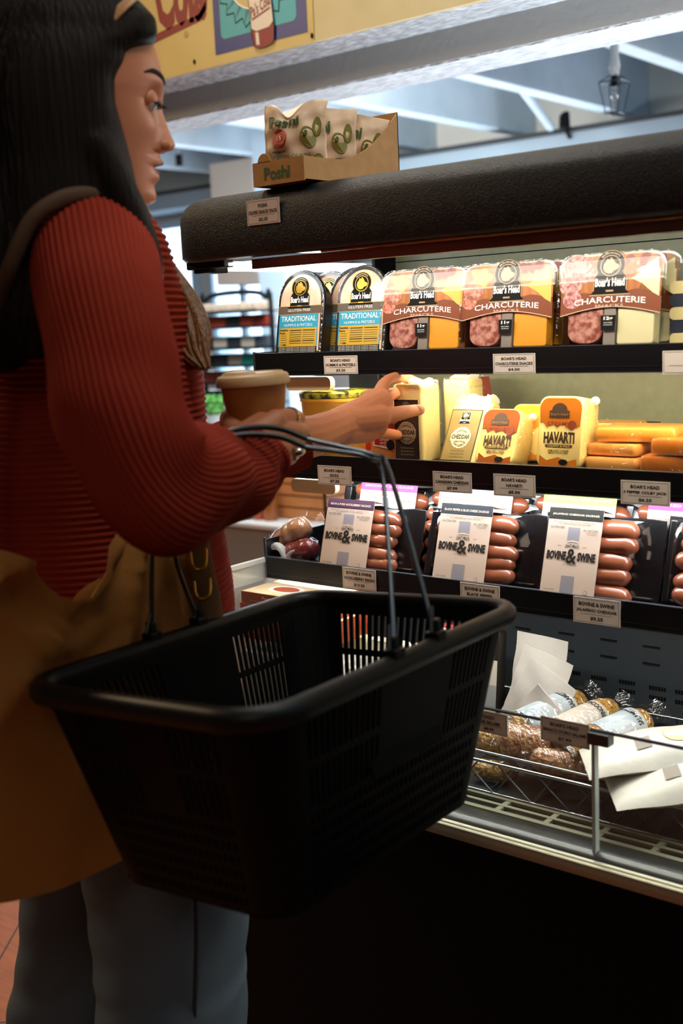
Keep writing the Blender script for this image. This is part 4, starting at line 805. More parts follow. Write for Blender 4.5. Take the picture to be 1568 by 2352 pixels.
# ---- cardboard olive box on the canopy
card = mat('cardboard', '#a9793f', .7, var=(60,.5), col2='#b98a4e'); cdk = mat('cardboard inner', '#7a5530', .75)
zt_ = ZC1+.0008
bl = PP(587, 431, 2, zt_); br_ = PP(699, 413, 2, zt_)
Yb = (bl.y+br_.y)/2; Wb = br_.x-bl.x
far = PP(921, 378, 0, br_.x)
Db = .215
bx_ = thing('olive_display_box', 'open brown cardboard display box of olive pouches on the black canopy', 'box', (bl.x, Yb, zt_), (0,0,0))
hF = abs(PP(600, 374, 1, Yb).z-PP(600, 429, 1, Yb).z)
yy = [0+Db*i/16 for i in range(17)]
def hs(y): u = y/Db; return hF + (.078)*max(0, (u-.30)/.70)**1.9
q = MB()
for xx in (0, Wb-.002):
    lo_ = [(xx, y, 0) for y in yy]; hi_ = [(xx, y, hs(y)) for y in yy]; lo2 = [(xx+.002, y, 0) for y in yy]; hi2 = [(xx+.002, y, hs(y)) for y in yy]
    q.loft([lo_+hi_[::-1], lo2+hi2[::-1]], card)
q.box(0, Wb, -.002, 0, 0, hF, card); q.box(0, Wb, Db-.002, Db, 0, hs(Db), card); q.box(0, Wb, 0, Db, 0, .002, cdk); q.build('carton', bx_)
q = MB(); q.prism([(.010+.012*math.cos(a)+.012, hF-.001+.012*math.sin(a)) for a in [PI*i/10 for i in range(11)]], -.002, -.0004, card); q.build('tab', bx_)
q = MB(); q.text('Poshi', Wb*.48, hF*.47, Wb*.50, hF*.55, .0024, mat('poshi green', '#2f5a2c', .6), .03); q.build('lettering', bx_)
pou = mat('pouch cream', '#c9a888', .5, var=(5,.5), col2='#d4b697', bump=(30,.3,.004)); olv = mat('olive print', '#625e18', .45, var=(12,.5), col2='#7c7828'); pgr = mat('poshi green', '#2f5a2c', .6); prd = mat('poshi red', '#c0402c', .5)
def pouch(label, x, y, z, W, H, rz=0, ry=0, notch=0):
    t = thing('olive_pouch', label, 'pouch', (x, y, z), (-.06, ry, rz), 'olive pouches in the cardboard box'); nx, nz = 26, 30
    def pt(i, j, s_):
        u = i/nx; v = j/nz; xx = (u-.5)*W*(1-.05*math.sin(PI*v)); u_ = min(1, max(0, u)); v_ = min(1, max(0, v)); d = .020*(abs(math.sin(PI*u_))**.7)*(abs(math.sin(PI*(v_*.93+.03)))**.8)
        zz_ = v*H
        if notch: zz_ -= notch*max(0, v-.72)/.28*math.exp(-((u-.45)/.17)**2)*1.0
        cr_ = .0016*math.sin(u*17+v*9)+.0012*math.sin(u*7-v*23); ear = .008*max(0, v-.8)/.2*math.cos(u*2*PI)
        return (xx, s_*(d+.0004)+cr_+ear, zz_)
    q = MB(); fr = [[pt(i, j, -1) for i in range(nx+1)]+[pt(i, j, 1) for i in range(nx, -1, -1)] for j in range(nz+1)]; q.loft(fr, pou); q.build('pouch', t, 60)
    q = MB()
    def pr_(P, m, e):
        out = []
        for a, b_ in P:
            u = a/W+.5; v = b_/H; i = u*nx; j = v*nz; c_ = pt(i, j, -1); out.append((c_[0], c_[1]-e, c_[2]))
        return out
    def pg(P, m, e): q.add(pr_(P, m, e), [tuple(range(len(P)))], m)
    def tx(s_, cx_, cz_, w_, h_, m, e=.0022, b_=.03): V, F = text_tris(s_, b_); q.add(pr_([(cx_+a*w_, cz_+c_*h_) for a, c_ in V], m, e), F, m)
    tx('Poshi', -.012, H*.73, W*.52, .017, pgr); pg(circ(-W*.20, H*.50, .0125, .0125, 18), prd, .0018); pg(circ(-W*.20, H*.50, .0105, .0105, 18), pou, .0021); pg(circ(-W*.20, H*.50, .0098, .0098, 18), prd, .0024); tx('15', -W*.20, H*.505, .008, .006, K['cream'], .003)
    tx('PREMIUM', -W*.22, H*.335, .020, .003, pgr); tx('GREEN OLIVES', -.002, H*.26, W*.62, .0065, pgr, b_=.0); tx('CHILI & OREGANO', -.006, H*.19, W*.5, .0042, prd)
    q.build('lettering', t)
    q = MB()
    for cx_, cz_, rx_, rz_, a in ((W*.27, H*.50, .0095, .015, .35), (W*.39, H*.64, .006, .013, 0), (W*.40, H*.20, .007, .009, 0)):
        pg([(cx_+x*math.cos(a)-z_*math.sin(a), cz_+x*math.sin(a)+z_*math.cos(a)) for x, z_ in circ(0, 0, rx_, rz_, 20)], olv, .0015)
    pg(circ(W*.24, H*.55, .0025, .0035, 12), mat('olive dark', '#4c5a14', .5), .0022); q.build('olive_print', t); return t
pouch('front olive pouch with notched top edge, leftmost in the cardboard box', bl.x+Wb*.54, Yb+.032, zt_+.008, .092, .104, .42, 0, .024)
pouch('second olive pouch, in the middle of the cardboard box', bl.x+Wb*.52, Yb+.100, zt_+.008, .092, .100, .48, 0, 0)
pouch('rear olive pouch tilted against the raised back of the cardboard box', bl.x+Wb*.50, Yb+.160, zt_+.008, .084, .098, .45, .16, 0)

# ---- well: boxes, packs, salamis, envelopes
bxm = mat('box brick', '#8f3d20', .45); btop = mat('box top print', '#d8b98a', .45, var=(18,.4), col2='#efe0c0')
p = PP(553, 1357, 0, -1.315); p = Vector((p.x+.085, p.y+.06, p.z+.006)); YBX = p.y
for k in range(4):
    z_ = p.z-.006-.020*k
    t = thing('cheese_box', ('brick-red flat cheese box reading Picante Provolone, topmost of its stack', 'second brick-red cheese box down, just above the basket rim', 'brick-red cheese box, third down behind the basket', 'lowest brick-red cheese box of the stack behind the basket')[k], 'box', (p.x+(0,-.004,.003,-.002)[k], YBX, z_), (0,0,.0), 'stacked provolone boxes')
    MB().box(-.085, .085, -.06, .06, -.019, 0, bxm).build('carton', t, bevel=.0008)
    q = MB().box(-.084, .084, -.059, .059, 0, .0004, btop); q.build('top_print', t)
    if k < 2: q = MB(); q.text('Picante Provolone Cheese', .005, -.007, .085, .0055, .0605, K['cream'], .01); q.text('A versatile cheese light enough for salads', -.005, -.0135, .12, .0022, .0605, K['cream']); q.build('lettering', t)
    if k == 0: q = MB(); V = [(x, y, .0007) for x, y in circ(-.02, -.02, .035, .022)]; V2 = [(x, y, .0009) for x, y in circ(-.02, -.02, .026, .015)]; q.add(V, [tuple(range(len(V)))], K['white']); q.add(V2, [tuple(range(len(V2)))], mat('plate red', '#b4583c', .4)); q.build('dish_print', t)
zst = p.z-.006-.08-.0005
sd = MB().box(-.10, .10, -.07, .07, .581-zst, 0, mat('riser white', '#b9b9b4', .5)).build('box_riser'); sd.location = (p.x+.016, YBX, zst-.0195+.0005); sd.location.z = zst-.0185
tag(sd, 'white riser block carrying the stacked provolone boxes', 'riser')
# upright pouches standing in rows behind the basket (seen through its slots)
def pack(label, x, y, z, W, H, D, bands, rz=0, lean=-.1, cat='pack', name='deli_pack', group='upright deli packs in the well', txt=None):
    t = thing(name, label, cat, (x, y, z), (lean, 0, rz), group); q = MB(); o_ = rrect(-W/2, W/2, 0, H, .006, 3)
    q.loft([[(a*.96, 0, b_*.98) for a, b_ in o_], [(a, .003, b_) for a, b_ in o_], [(a, D, b_) for a, b_ in o_]][::-1], mat('pack '+bands[0], bands[0], .35, coat=.4)); q.build('pouch', t, 40)
    q = MB(); n = len(bands)-1
    for k in range(n): q.rect(-W*.46, W*.46, H*(.04+.92*k/n), H*(.04+.92*(k+1)/n), .0006, mat('pack '+bands[k+1], bands[k+1], .4))
    q.build('label', t)
    if txt: q = MB(); [q.text(s_, 0, H*(.75-.17*k), W*.7, H*.08, .0012, K['ink'], .03) for k, s_ in enumerate(txt)]; q.build('lettering', t)
    return t
zd = .582
ys_ = 1.40
rowA = [(-1.265,'green and white','#e3ded0',['#e8e4d8','#2f9a4c','#f0ead8','#2c8a46']),(-1.185,'cream and lime','#ddd8b8',['#c84a34','#4a4a90','#8c928f','#5d7a3c','#d9d3a0']),(-1.105,'grey and cream','#cfcfc4',['#a83238','#343060','#8c9296','#9aa098','#d8c890','#ece6d0']),(-1.025,'grey white','#d4d0c6',['#c23a30','#e8e0d4','#7c8288','#ccc4a4','#eee8d6'])]
for k, (x, nm, b0, bs) in enumerate(rowA):
    for r_ in range(2):
        pack('%s striped deli pouch standing %s behind the basket' % (nm, ('in the front row','in the back row')[r_]), x+(0,.012)[r_], (1.335,1.40)[r_], zd, .076, .135+.03*r_, .018, [b0]+bs, lean=-.12, txt=('HONEY','TURKEY') if k == 2 else None)
rowB = [(-1.0,'red and white',['#e8e2d8','#a81e20','#a81e20','#d8d0c0','#8e1a1c']),(-.955,'cream and grey',['#151414','#b9b2a4','#8a8f90','#c9c2b4','#24201c'])]
for k, (x, nm, bs) in enumerate(rowB):
    pack('%s deli pack standing beyond the basket side' % nm, x, 1.36, zd, .068, .120, .02, bs, lean=-.25)
    pack('%s deli pack in the row nearest the back panel' % nm, x-.02, 1.50, zd, .068, .175, .02, bs[::-1], lean=-.12)
p = PP(860, 1560, 1, 1.42)
t = thing('wrapped_turkey', 'round white wrapped meat with black and gold seal, seen through the far basket slots', 'meat', (p.x, 1.44, p.z)); MB().ball((0,0,0), (.058,.035,.045), mat('white wrap', '#e4dfd2', .3, coat=.5, bump=(40,.8,.01)), 20, 14).build('body', t, 80)
q = MB(); q.poly(circ(.01, 0, .024), .036, K['black']); q.poly(circ(.01, 0, .020), .0365, K['gold']); q.poly(circ(.01, 0, .014), .037, K['black']); q.build('seal', t)
p = PP(785, 1690, 1, 1.30); t = thing('red_wax_cheese', 'round red waxed cheese with cream face behind the basket slats', 'cheese', (p.x, 1.335, .625)); MB().ball((0,0,0), (.042,.025,.042), mat('wax red', '#a3161a', .3, coat=.6), 20, 14).build('wax', t, 80); MB().poly(circ(0,0,.024), .0255, K['cream']).build('label', t)
# white envelopes
env = mat('envelope white', '#b9b6b0', .45, bump=(25,.4,.004)); envb = mat('envelope print', '#a9a59e', .5)
for k, (px, py, h_, rz, ry) in enumerate(((1135, 1640, .135, .1, .10), (1150, 1640, .125, .05, .30), (1170, 1645, .118, .0, .50), (1200, 1650, .10, -.1, .75))):
    p = PP(px, py, 1, 1.47+.02*k); t = thing('paper_packet', ('tallest white paper packet fanned upright in the well', 'second white paper packet of the fan', 'third white paper packet of the fan, leaning right', 'lowest clear-edged paper packet of the fan, leaning far right')[k], 'packet', (p.x+.035, 1.52-.03*k, .60), (-.12, ry, rz), 'fanned white paper packets')
    q = MB(); nx, nz = 6, 10
    q.loft([[((i/nx-.5)*.085, -.004*math.sin(PI*i/nx)*math.sin(PI*j/nz)-.001+.002*math.sin(j*1.7+i), h_*j/nz*1.15) for i in range(nx+1)]+[((i/nx-.5)*.085, .005*math.sin(PI*i/nx)*math.sin(PI*j/nz)+.001+.002*math.sin(j*1.7+i), h_*j/nz*1.15) for i in range(nx, -1, -1)] for j in range(nz+1)], env); q.build('packet', t, 60)
    if k == 0: MB().rect(.0, .022, .095, .12, .0075, envb).build('print', t)
nut = mat('nut crust', '#7c4a26', .4, var=(160,.35), col2='#c9a04a', coat=.5, bump=(220,1,.006)); nutr = mat('nut crust red', '#6e2c22', .4, var=(150,.4), col2='#b08048', coat=.5, bump=(200,1,.006)); ppr = mat('paper pale blue', '#8fa3b0', .5, var=(12,.5), col2='#b4babb'); ppw = mat('paper cream', '#b9b2a6', .5); ppk = mat('paper pink', '#b02a6a', .5, var=(90,.2), col2='#e8c8c8')
SL = [((1262,1645),1.45,.15,.027,1.30,-.10,nut,(-.06,.035),ppr,'SALAMETTO','salami chub with pale blue band, leftmost, behind the guard tag'),
      ((1345,1660),1.45,.13,.025,1.30,-.10,nut,(-.055,.025),ppw,'FINOCCHIO','salami chub with cream band and knotted wrap, middle of the row'),
      ((1405,1690),1.42,.15,.026,1.25,-.10,nut,(-.03,.045),ppr,'SALAMETTO','salami chub with blue and cream band, rightmost of the three banded ones'),
      ((1205,1705),1.375,.075,.026,.4,.1,nutr,None,None,None,'short nut-crusted salami lying in front, under the guard tag'),
      ((1125,1700),1.385,.06,.022,.1,.1,nut,None,None,None,'greenish herb-crusted salami beside the basket edge'),
      ((1290,1755),1.36,.09,.018,.25,.1,nutr,None,None,None,'dark red small salami lowest behind the wire rail'),
      ((1390,1770),1.365,.08,.018,.1,.0,mat('salami wine', '#5c2024', .35, coat=.5, var=(120,.3), col2='#94584c'),None,None,None,'wine-red small salami behind the acrylic joint'),
      ((1130,1770),1.36,.07,.015,.2,0,nut,None,None,None,'small herb salami low behind the wire rail near the basket'),
      ((1450,1735),1.40,.10,.018,.9,-.10,mat('salami rose', '#a8625c', .4, coat=.4),(-.05,.01),ppk,'CALABRESE','slim rose salami with pink printed band'),
      ((1505,1745),1.41,.10,.018,.9,-.10,mat('salami rose', '#a8625c', .4, coat=.4),(-.05,.01),ppk,'CALABRESE','slim rose salami with pink band, nearest the big white bag')]
for (px, py), Y, L, r, rz, ry, m, pap, pm, tx_, lb in SL:
    p = PP(px, py, 1, Y); chub('salami', lb, (p.x, Y, max(p.z, .583+r)), L, r, rz, ry, m, 'salamis in the well', pap, pm, tx_)
for k, (px, py, Y) in enumerate(((1480, 1800, 1.375), (1545, 1850, 1.35), (1570, 1770, 1.44))):
    p = PP(px, py, 1, Y); t = thing('white_meat_bag', ('large white paper meat bag lying over the wire rail', 'white crumpled meat bag at the lower right photo edge', 'cream meat bag with round print behind the large white bag')[k], 'bag', (p.x+.02, Y, max(p.z, .632+.022*(2-k))), (.10, -.16, .62), 'white meat bags in the well')
    nx, ny = 14, 10; W, D = .20, .10; q = MB()
    def bp(i, j, s_): u, v = i/nx, j/ny; return ((u-.5)*W, (v-.5)*D, s_*.020*(math.sin(PI*u)*math.sin(PI*v))**.55+.002*math.sin(9*u+5*v+k)+.001*math.sin(21*v-6*u))
    q.loft([[bp(i, j, 1) for j in range(ny+1)]+[bp(i, j, -1) for j in range(ny, -1, -1)] for i in range(nx+1)], env); q.build('bag', t, 60)
    q = MB(); dsk = [(x, y, bp((x/W+.5)*nx, (y/D+.5)*ny, 1)[2]+.001) for x, y in circ(.03, 0, .022, .022, 20)]; q.add(dsk, [tuple(range(20))], mat('seal straw', '#cdbd84', .5)); q.add([(x, y, bp((x/W+.5)*nx, (y/D+.5)*ny, 1)[2]+.0015) for x, y in ((-.03,-.02),(-.01,-.02),(-.01,.0),(-.03,.0))], [(0,1,2,3)], mat('print grey brown', '#7c7068', .5)); q.build('print', t)
# ================================================================== SHOPPING BASKET
BW, BL, BH, TW, TL = .308, .449, .211, .72, .763
BM = Matrix.Rotation(.045, 3, 'Z') @ Matrix.Rotation(-.011, 3, 'X') @ Matrix.Rotation(-.064, 3, 'Y')
BC = Vector((-.805, .876, .918))
bk = thing('shopping_basket', 'black slotted plastic shopping basket hanging from the woman\'s forearm', 'basket', BC, BM.to_euler())
bpl = mat('basket plastic', '#050506', .6, spec=.12, bump=(300, .25, .0006)); bpl2 = mat('basket rim plastic', '#080808', .42, spec=.35, bump=(250, .2, .0005))
def perim(t, off=0):
    """rounded-rectangle wall stations at depth t (0 rim, 1 floor): list of (x, y, side, u)"""
    hw = BW/2*(1-(1-TW)*t)+off; hl = BL/2*(1-(1-TL)*t)+off; r = .045-.012*t+off
    S_ = []
    NLs, NSs = 76, 44
    def side(x0, y0, x1, y1, n, sd): return [(x0+(x1-x0)*i/n, y0+(y1-y0)*i/n, sd, i) for i in range(n)]
    def arc(cx, cy, a): return [(cx+r*math.cos(a+PI/2*i/6), cy+r*math.sin(a+PI/2*i/6), 'c', i) for i in range(6)]
    S_ += side(-hw+r, -hl, hw-r, -hl, NSs, 'near'); S_ += arc(hw-r, -hl+r, -PI/2)
    S_ += side(hw, -hl+r, hw, hl-r, NLs, 'right'); S_ += arc(hw-r, hl-r, 0)
    S_ += side(hw-r, hl, -hw+r, hl, NSs, 'far'); S_ += arc(-hw+r, hl-r, PI/2)
    S_ += side(-hw, hl-r, -hw, -hl+r, NLs, 'left'); S_ += arc(-hw+r, -hl+r, PI)
    return S_
rowz = [0, .10, .105, .30, .335, .53, .565]
z_ = .565
while z_ < .95: rowz += [z_+.045, z_+.072]; z_ += .072
rowz = sorted(set([round(a, 4) for a in rowz if a < .985]+[1.0]))
N_ = len(perim(0)); V = []; F = []
for t in rowz:
    for x, y, sd, i in perim(t): V.append((x, y, -BH*t))
def hole(sd, i, t0, t1):
    if sd == 'c' or i % 2 == 0: return False
    n = 76 if sd in ('left', 'right') else 44; u = i/n
    if u < .03 or u > .97: return False
    tm = (t0+t1)/2; h = t1-t0
    if tm < .102 or tm > .96: return False
    if h < .036: return False                       # horizontal bars
    if tm < .56:
        lo_, hi_ = (.36, .74) if sd == 'right' else (.30, .64) if sd == 'left' else (.36, .62) if sd == 'near' else (2, 3)
        if lo_ < u < hi_ and tm > (.20 if sd in ('right',) else .10) : return False
        if sd == 'right' and tm < .2 and False: return False
    return True
P0 = perim(0)
for r_ in range(len(rowz)-1):
    for k in range(N_):
        if hole(P0[k][2], P0[k][3], rowz[r_], rowz[r_+1]): continue
        k2 = (k+1) % N_; F.append((r_*N_+k, r_*N_+k2, (r_+1)*N_+k2, (r_+1)*N_+k))
q = MB(); q.add(V, F, bpl); o = q.build('side_walls', bk); s_ = o.modifiers.new('thickness', 'SOLIDIFY'); s_.thickness = .0032; s_.offset = 0
# floor lattice
hw = BW/2*TW; hl = BL/2*TL; q = MB(); nx, ny = 26, 40
xs = [-hw+.006+(2*hw-.012)*i/nx for i in range(nx+1)]; ys = [-hl+.006+(2*hl-.012)*i/ny for i in range(ny+1)]
q.box(-hw+.002, hw-.002, -hl+.012, -hl+.02, -BH-.002, -BH+.001, bpl)
for i in range(0, nx+1): q.box(xs[i]-.0014, xs[i]+.0014, -hl+.010, hl-.010, -BH-.0015, -BH+.0015, bpl)
for j in range(0, ny+1): q.box(-hw+.010, hw-.010, ys[j]-.0014, ys[j]+.0014, -BH-.0014, -BH+.0014, bpl)
q.build('floor_lattice', bk)
# rolled rim
q = MB(); prof = [(-.004,-.020),(-.006,-.004),(-.004,.003),(.002,.006),(.009,.005),(.014,.0),(.0145,-.008),(.012,-.014),(.009,-.012),(.0095,-.006),(.006,-.001),(.001,-.003),(.0,-.020)]
rings = []; PR = [perim(0, d) for d, z in prof]
for k in list(range(N_))+[0]: rings.append([(PR[j][k][0], PR[j][k][1], prof[j][1]) for j in range(len(prof))])
q.loft(rings, bpl2, caps=False); q.build('rim', bk, 60)
q = MB(); PR = [perim(1, d) for d in (.001, -.006)]; rings = []
for k in list(range(N_))+[0]: rings.append([(PR[0][k][0], PR[0][k][1], -BH+.012), (PR[0][k][0], PR[0][k][1], -BH-.003), (PR[1][k][0], PR[1][k][1], -BH-.003), (PR[1][k][0], PR[1][k][1], -BH+.002)])
q.loft(rings, bpl, caps=False); q.build('floor_rim', bk, 40)
MB().box(BW/2*.86-.004, BW/2*.86+.0, -.055, .075, -BH*.54, -BH*.13, bpl, R=Matrix.Rotation(-.2, 3, 'Y'), o=(BW/2*.9, 0, -.08)).build('label_plate', bk, bevel=.002)
def proj(p):
    c = M3.transposed() @ (Vector(p)-CAM); return (784+FL*c.x/-c.z, 1176-FL*c.y/-c.z, -c.z)
def rimpt(px, sgn):
    best = None
    for i in range(401):
        y = -BL/2+BL*i/400; w_ = BC+BM @ Vector((sgn*(BW/2+.004), y, .004)); d_ = abs(proj(w_)[0]-px)
        if best is None or d_ < best[0]: best = (d_, y, w_, proj(w_))
    return best
wire = mat('handle wire', '#6e7880', .25, .9); grip = mat('handle grip dark', '#15120f', .4)
BMi = BM.inverted()
def L_(p): return BMi @ (p-BC)
far_p = [rimpt(350, -1), rimpt(458, -1)]; near_p = [rimpt(905, 1), rimpt(1002, 1)]
paths = [[(880,1105,1.22),(845,1052,1.215),(770,1036,1.215),(700,1026,1.215),(640,1003,1.215),(560,999,1.205),(505,1014,1.19),(472,1040,1.185),(440,1075,1.235),(395,1130,1.26),(352,1250,1.27)],
         [(896,1090,1.235),(860,1047,1.235),(780,1026,1.235),(705,1008,1.235),(655,988,1.235),(600,981,1.225),(530,990,1.205),(480,1016,1.20),(450,1060,1.25),(425,1130,1.29),(400,1265,1.30)]]
for k in range(2):
    a = L_(near_p[k][2]); b_ = L_(far_p[k][2]); mid = [L_(PD(*p)) for p in paths[k]]
    t = MB(); t.tube([a, *mid, b_], .0027, wire, 10, smooth=6); hd = t.build('handle', bk, 60)
    MB().tube([L_(PD(*p)) for p in paths[k][3:8]], .0033, grip, 10, smooth=6).build('grip', hd, 60)
for pt, sg_ in [(p, -1) for p in far_p]+[(p, 1) for p in near_p]:
    c = L_(pt[2]); q = MB().box(c.x-.008, c.x+.008, c.y-.009, c.y+.009, -.012, .012, bpl2); q.box(c.x-.005, c.x+.005, c.y-.005, c.y+.005, .010, .024, bpl2); q.build('handle_socket', bk, bevel=.002)
    up_ = (L_(PD(pt[3][0]-6*sg_, pt[3][1]-75, pt[3][2])))
    MB().tube([(c.x, c.y-.008, .012), (up_.x, up_.y-.004, up_.z)], .0024, wire, 8).build('handle_end', bk, 60)

# ================================================================== COFFEE CUP
cc = PD(591, 951, 1.385)
cup = thing('coffee_cup', 'kraft paper coffee cup with beige domed lid held in the woman\'s right hand', 'cup', (cc.x, cc.y, cc.z-.045), (.02, -.03, .3))
kraft = mat('kraft paper', '#a5682f', .6, var=(50,.4), col2='#b2763a'); lidm = mat('lid beige', '#cfa878', .45)
MB().tube([(0,0,0),(0,0,.001),(0,0,.082)], [.028,.0285,.0395], kraft, 48).build('paper_sleeve', cup, 40)
n = 48; q = MB()
pr_ = [(.0415,.080),(.0440,.0805),(.0445,.083),(.0435,.087),(.0425,.091),(.0405,.0925),(.0375,.0930),(.0365,.0945),(.0355,.0950),(.0340,.0935),(.02,.0932),(.002,.0932)]
q.loft([[(r_*math.cos(2*PI*i/n), r_*math.sin(2*PI*i/n), z) for i in range(n)] for r_, z in pr_], lidm); q.build('lid', cup, 50)
q = MB().ball((-.012, -.012, .0945), (.022, .014, .0045), lidm, 20, 8); q.build('sip_dome', cup, 80)

# ================================================================== THE WOMAN
Fv = Vector((.513, .858, 0)).normalized(); Lv = Vector((-Fv.y, Fv.x, 0)); Zv = Vector((0,0,1))
pc_ = PD(300, 2200, 1.46)
wom = thing('person', 'woman in rust-red ribbed sweater and jeans reaching for cheddar, dark hair', 'person', (pc_.x, pc_.y, 0), (0,0,0))
WO = wom.location.copy()
def rel(q): q.v = [tuple(Vector(v)-WO) for v in q.v]; return q
skin = mat('skin', '#ad6746', .5, var=(9,.6), col2='#c27d58', sss=.15, bump=(260,.12,.0006))
H0 = PD(205, 476, 1.285)
HR = FL/1.285
def HW(x, y, z): return H0 + Fv*x + Lv*y + Zv*z
PX = [(80,.345),(117,.340)]
prof_px = [(20,300),(60,340),(90,362),(117,376),(160,386),(202,392),(222,390),(245,387),(262,387),(285,393),(304,399),(322,406),(333,410),(342,407),(348,399),(351,380),(356,374),(364,376),(372,379),(379,378),(384,372),(387,363),(391,360),(397,365),(406,370),(414,369),(420,364),(427,357),(436,357),(449,360),(460,359),(467,353),(474,338),(479,320)]
prof_px = [(y, x) for y, x in prof_px]
pts = []
for y, x in prof_px:
    w_ = PD(x, y, 1.31); d_ = w_-H0; pts.append((w_.z-H0.z, d_.dot(RGT.normalized())/.94*1.0))
pts.sort()
def interp(T, z):
    if z <= T[0][0]: return T[0][1]
    for i in range(len(T)-1):
        if z <= T[i+1][0]: k = (z-T[i][0])/(T[i+1][0]-T[i][0]); return T[i][1]*(1-k)+T[i+1][1]*k
    return T[-1][1]
def sm(T, z):      # smoothstep table
    for i in range(len(T)-1):
        if T[i][0] <= z <= T[i+1][0]:
            k = (z-T[i][0])/(T[i+1][0]-T[i][0]); return T[i][1]*(1-k)+T[i+1][1]*k
    return T[0][1] if z < T[0][0] else T[-1][1]
TF = [(-.03,.02),(-.012,.045),(0,.062),(.01,.068),(.03,.070),(.05,.073),(.08,.078),(.11,.080),(.13,.084),(.15,.084),(.175,.078),(.195,.064),(.21,.045),(.222,.012)]
TB = [(-.03,-.05),(0,-.05),(.03,-.065),(.07,-.09),(.12,-.103),(.16,-.100),(.19,-.08),(.21,-.05),(.222,-.012)]
TS = [(-.03,.045),(-.012,.045),(0,.046),(.02,.053),(.05,.060),(.09,.067),(.12,.072),(.15,.073),(.18,.065),(.20,.050),(.213,.032),(.222,.010)]
nh, nt_ = 150, 120
rings = []
for i in range(nh+1):
    h = -.03+.252*i/nh; f_ = sm(TF, h); b_ = sm(TB, h); s_ = sm(TS, h); ring = []; P_ = interp(pts, h)
    for j in range(nt_):
        th = 2*PI*j/nt_; c_, sn = math.cos(th), math.sin(th); e = 2.25; rr_ = (abs(c_)**e+abs(sn)**e)**(-1/e)
        x = rr_*c_*(f_ if c_ > 0 else -b_); y = rr_*sn*s_
        if c_ > 0:
            # midline profile: nose, lips, chin, brow
            if h < .014: wd_ = .020
            elif h < .052: wd_ = .019
            elif h < .062: wd_ = .014
            elif h < .085: wd_ = .0135
            elif h < .11: wd_ = .0095
            else: wd_ = .030
            hh_ = max(0, min(1, (h-.052)/.01)); k = math.exp(-(y/wd_)**2*1.0)
            if -.012 < h < .195: x += (P_-f_)*k
            for sy_ in (-1, 1):
                g = math.exp(-((y-sy_*.033)/.014)**2-((h-.108)/.012)**2); x -= .009*g
                g = math.exp(-((y-sy_*.030)/.018)**2-((h-.130)/.007)**2); x += .002*g
                g = math.exp(-((y-sy_*.042)/.018)**2-((h-.080)/.018)**2); x += .004*g
        ring.append(HW(x, y, h))
    rings.append(ring)
body = MB().loft(rings, skin)
for sy_ in (-1, 1):     # ears and nostril wings
    body.ball(HW(-.005, sy_*.064, .09), (.012,.006,.026), skin, 12, 8); body.ball(HW(.0655, sy_*.031, .1105), (.0128,.0128,.0128), skin, 16, 10); body.ball(HW(sm(TF,.068)+.010, sy_*.010, .066), (.010,.006,.007), skin, 12, 8, Matrix((Fv, Lv, Zv)).transposed())
# trunk, neck, limbs under the clothes
NK = HW(-.02, 0, -.05); CH = PD(205, 900, 1.42); HP = PD(230, 1500, 1.49)
q = MB(); q.tube([HW(-.03,0,.05), HW(-.015,0,-.03), PD(188, 545, 1.33)], [.052,.050,.056], skin, 18, smooth=3)
for p, r_ in ((CH, (.10,.12,.15)), (HP, (.10,.13,.12)), ((CH+HP)/2, (.09,.11,.16)), (PD(195,660,1.385), (.07,.14,.08))): q.ball(p, r_, skin, 20, 14, Matrix((Fv, Lv, Zv)).transposed())
RS, RE, RWr = PD(222,590,1.215), PD(365,1135,1.105), PD(575,1052,1.30)
LS, LE, LWr = PD(150,590,1.53), PD(420,1090,1.52), PD(700,1005,1.565)
for a, b_, c_ in ((RS, RE, RWr), (LS, LE, LWr)): q.tube([a, (a+b_)/2, b_], [.046,.042,.036], skin, 14, smooth=3); q.tube([b_, (b_*2+c_)/3, c_], [.038,.036,.024], skin, 14, smooth=3); q.ball(a, .05, skin); q.ball(b_, .038, skin)
KR, KL = PD(392,2300,1.49), PD(170,2300,1.60); RF = Vector((KR.x-.02, KR.y-.03, .08)); LF = Vector((KL.x-.02, KL.y+.0, .08))
for kn, ft, hp_ in ((KR, RF, HP-Lv*.085), (KL, LF, HP+Lv*.085)): q.tube([hp_, (hp_+kn)/2, kn], [.070,.062,.050], skin, 16, smooth=3); q.tube([kn, (kn+ft)/2, ft], [.055,.050,.036], skin, 16, smooth=3); q.ball(kn, .056, skin)
bb = blob(q, .007, 4)
body.add(bb.v, bb.f, skin)
# ---- hands
def hand(palm, fingers, wrist):
    q = MB()
    for a, b_, ra, rb in palm: q.tube([a, a.lerp(b_, .5), b_], [ra, (ra+rb)/2, rb], skin, 14, smooth=2); q.ball(a, ra, skin, 14, 8); q.ball(b_, rb, skin, 14, 8)
    for F_, R_ in fingers:
        q.tube(F_, R_, skin, 14, smooth=5); q.ball(F_[-1], R_[-1], skin, 14, 8); q.ball(F_[0], R_[0], skin, 14, 8)
    return blob(q, .0014, 5, .5)
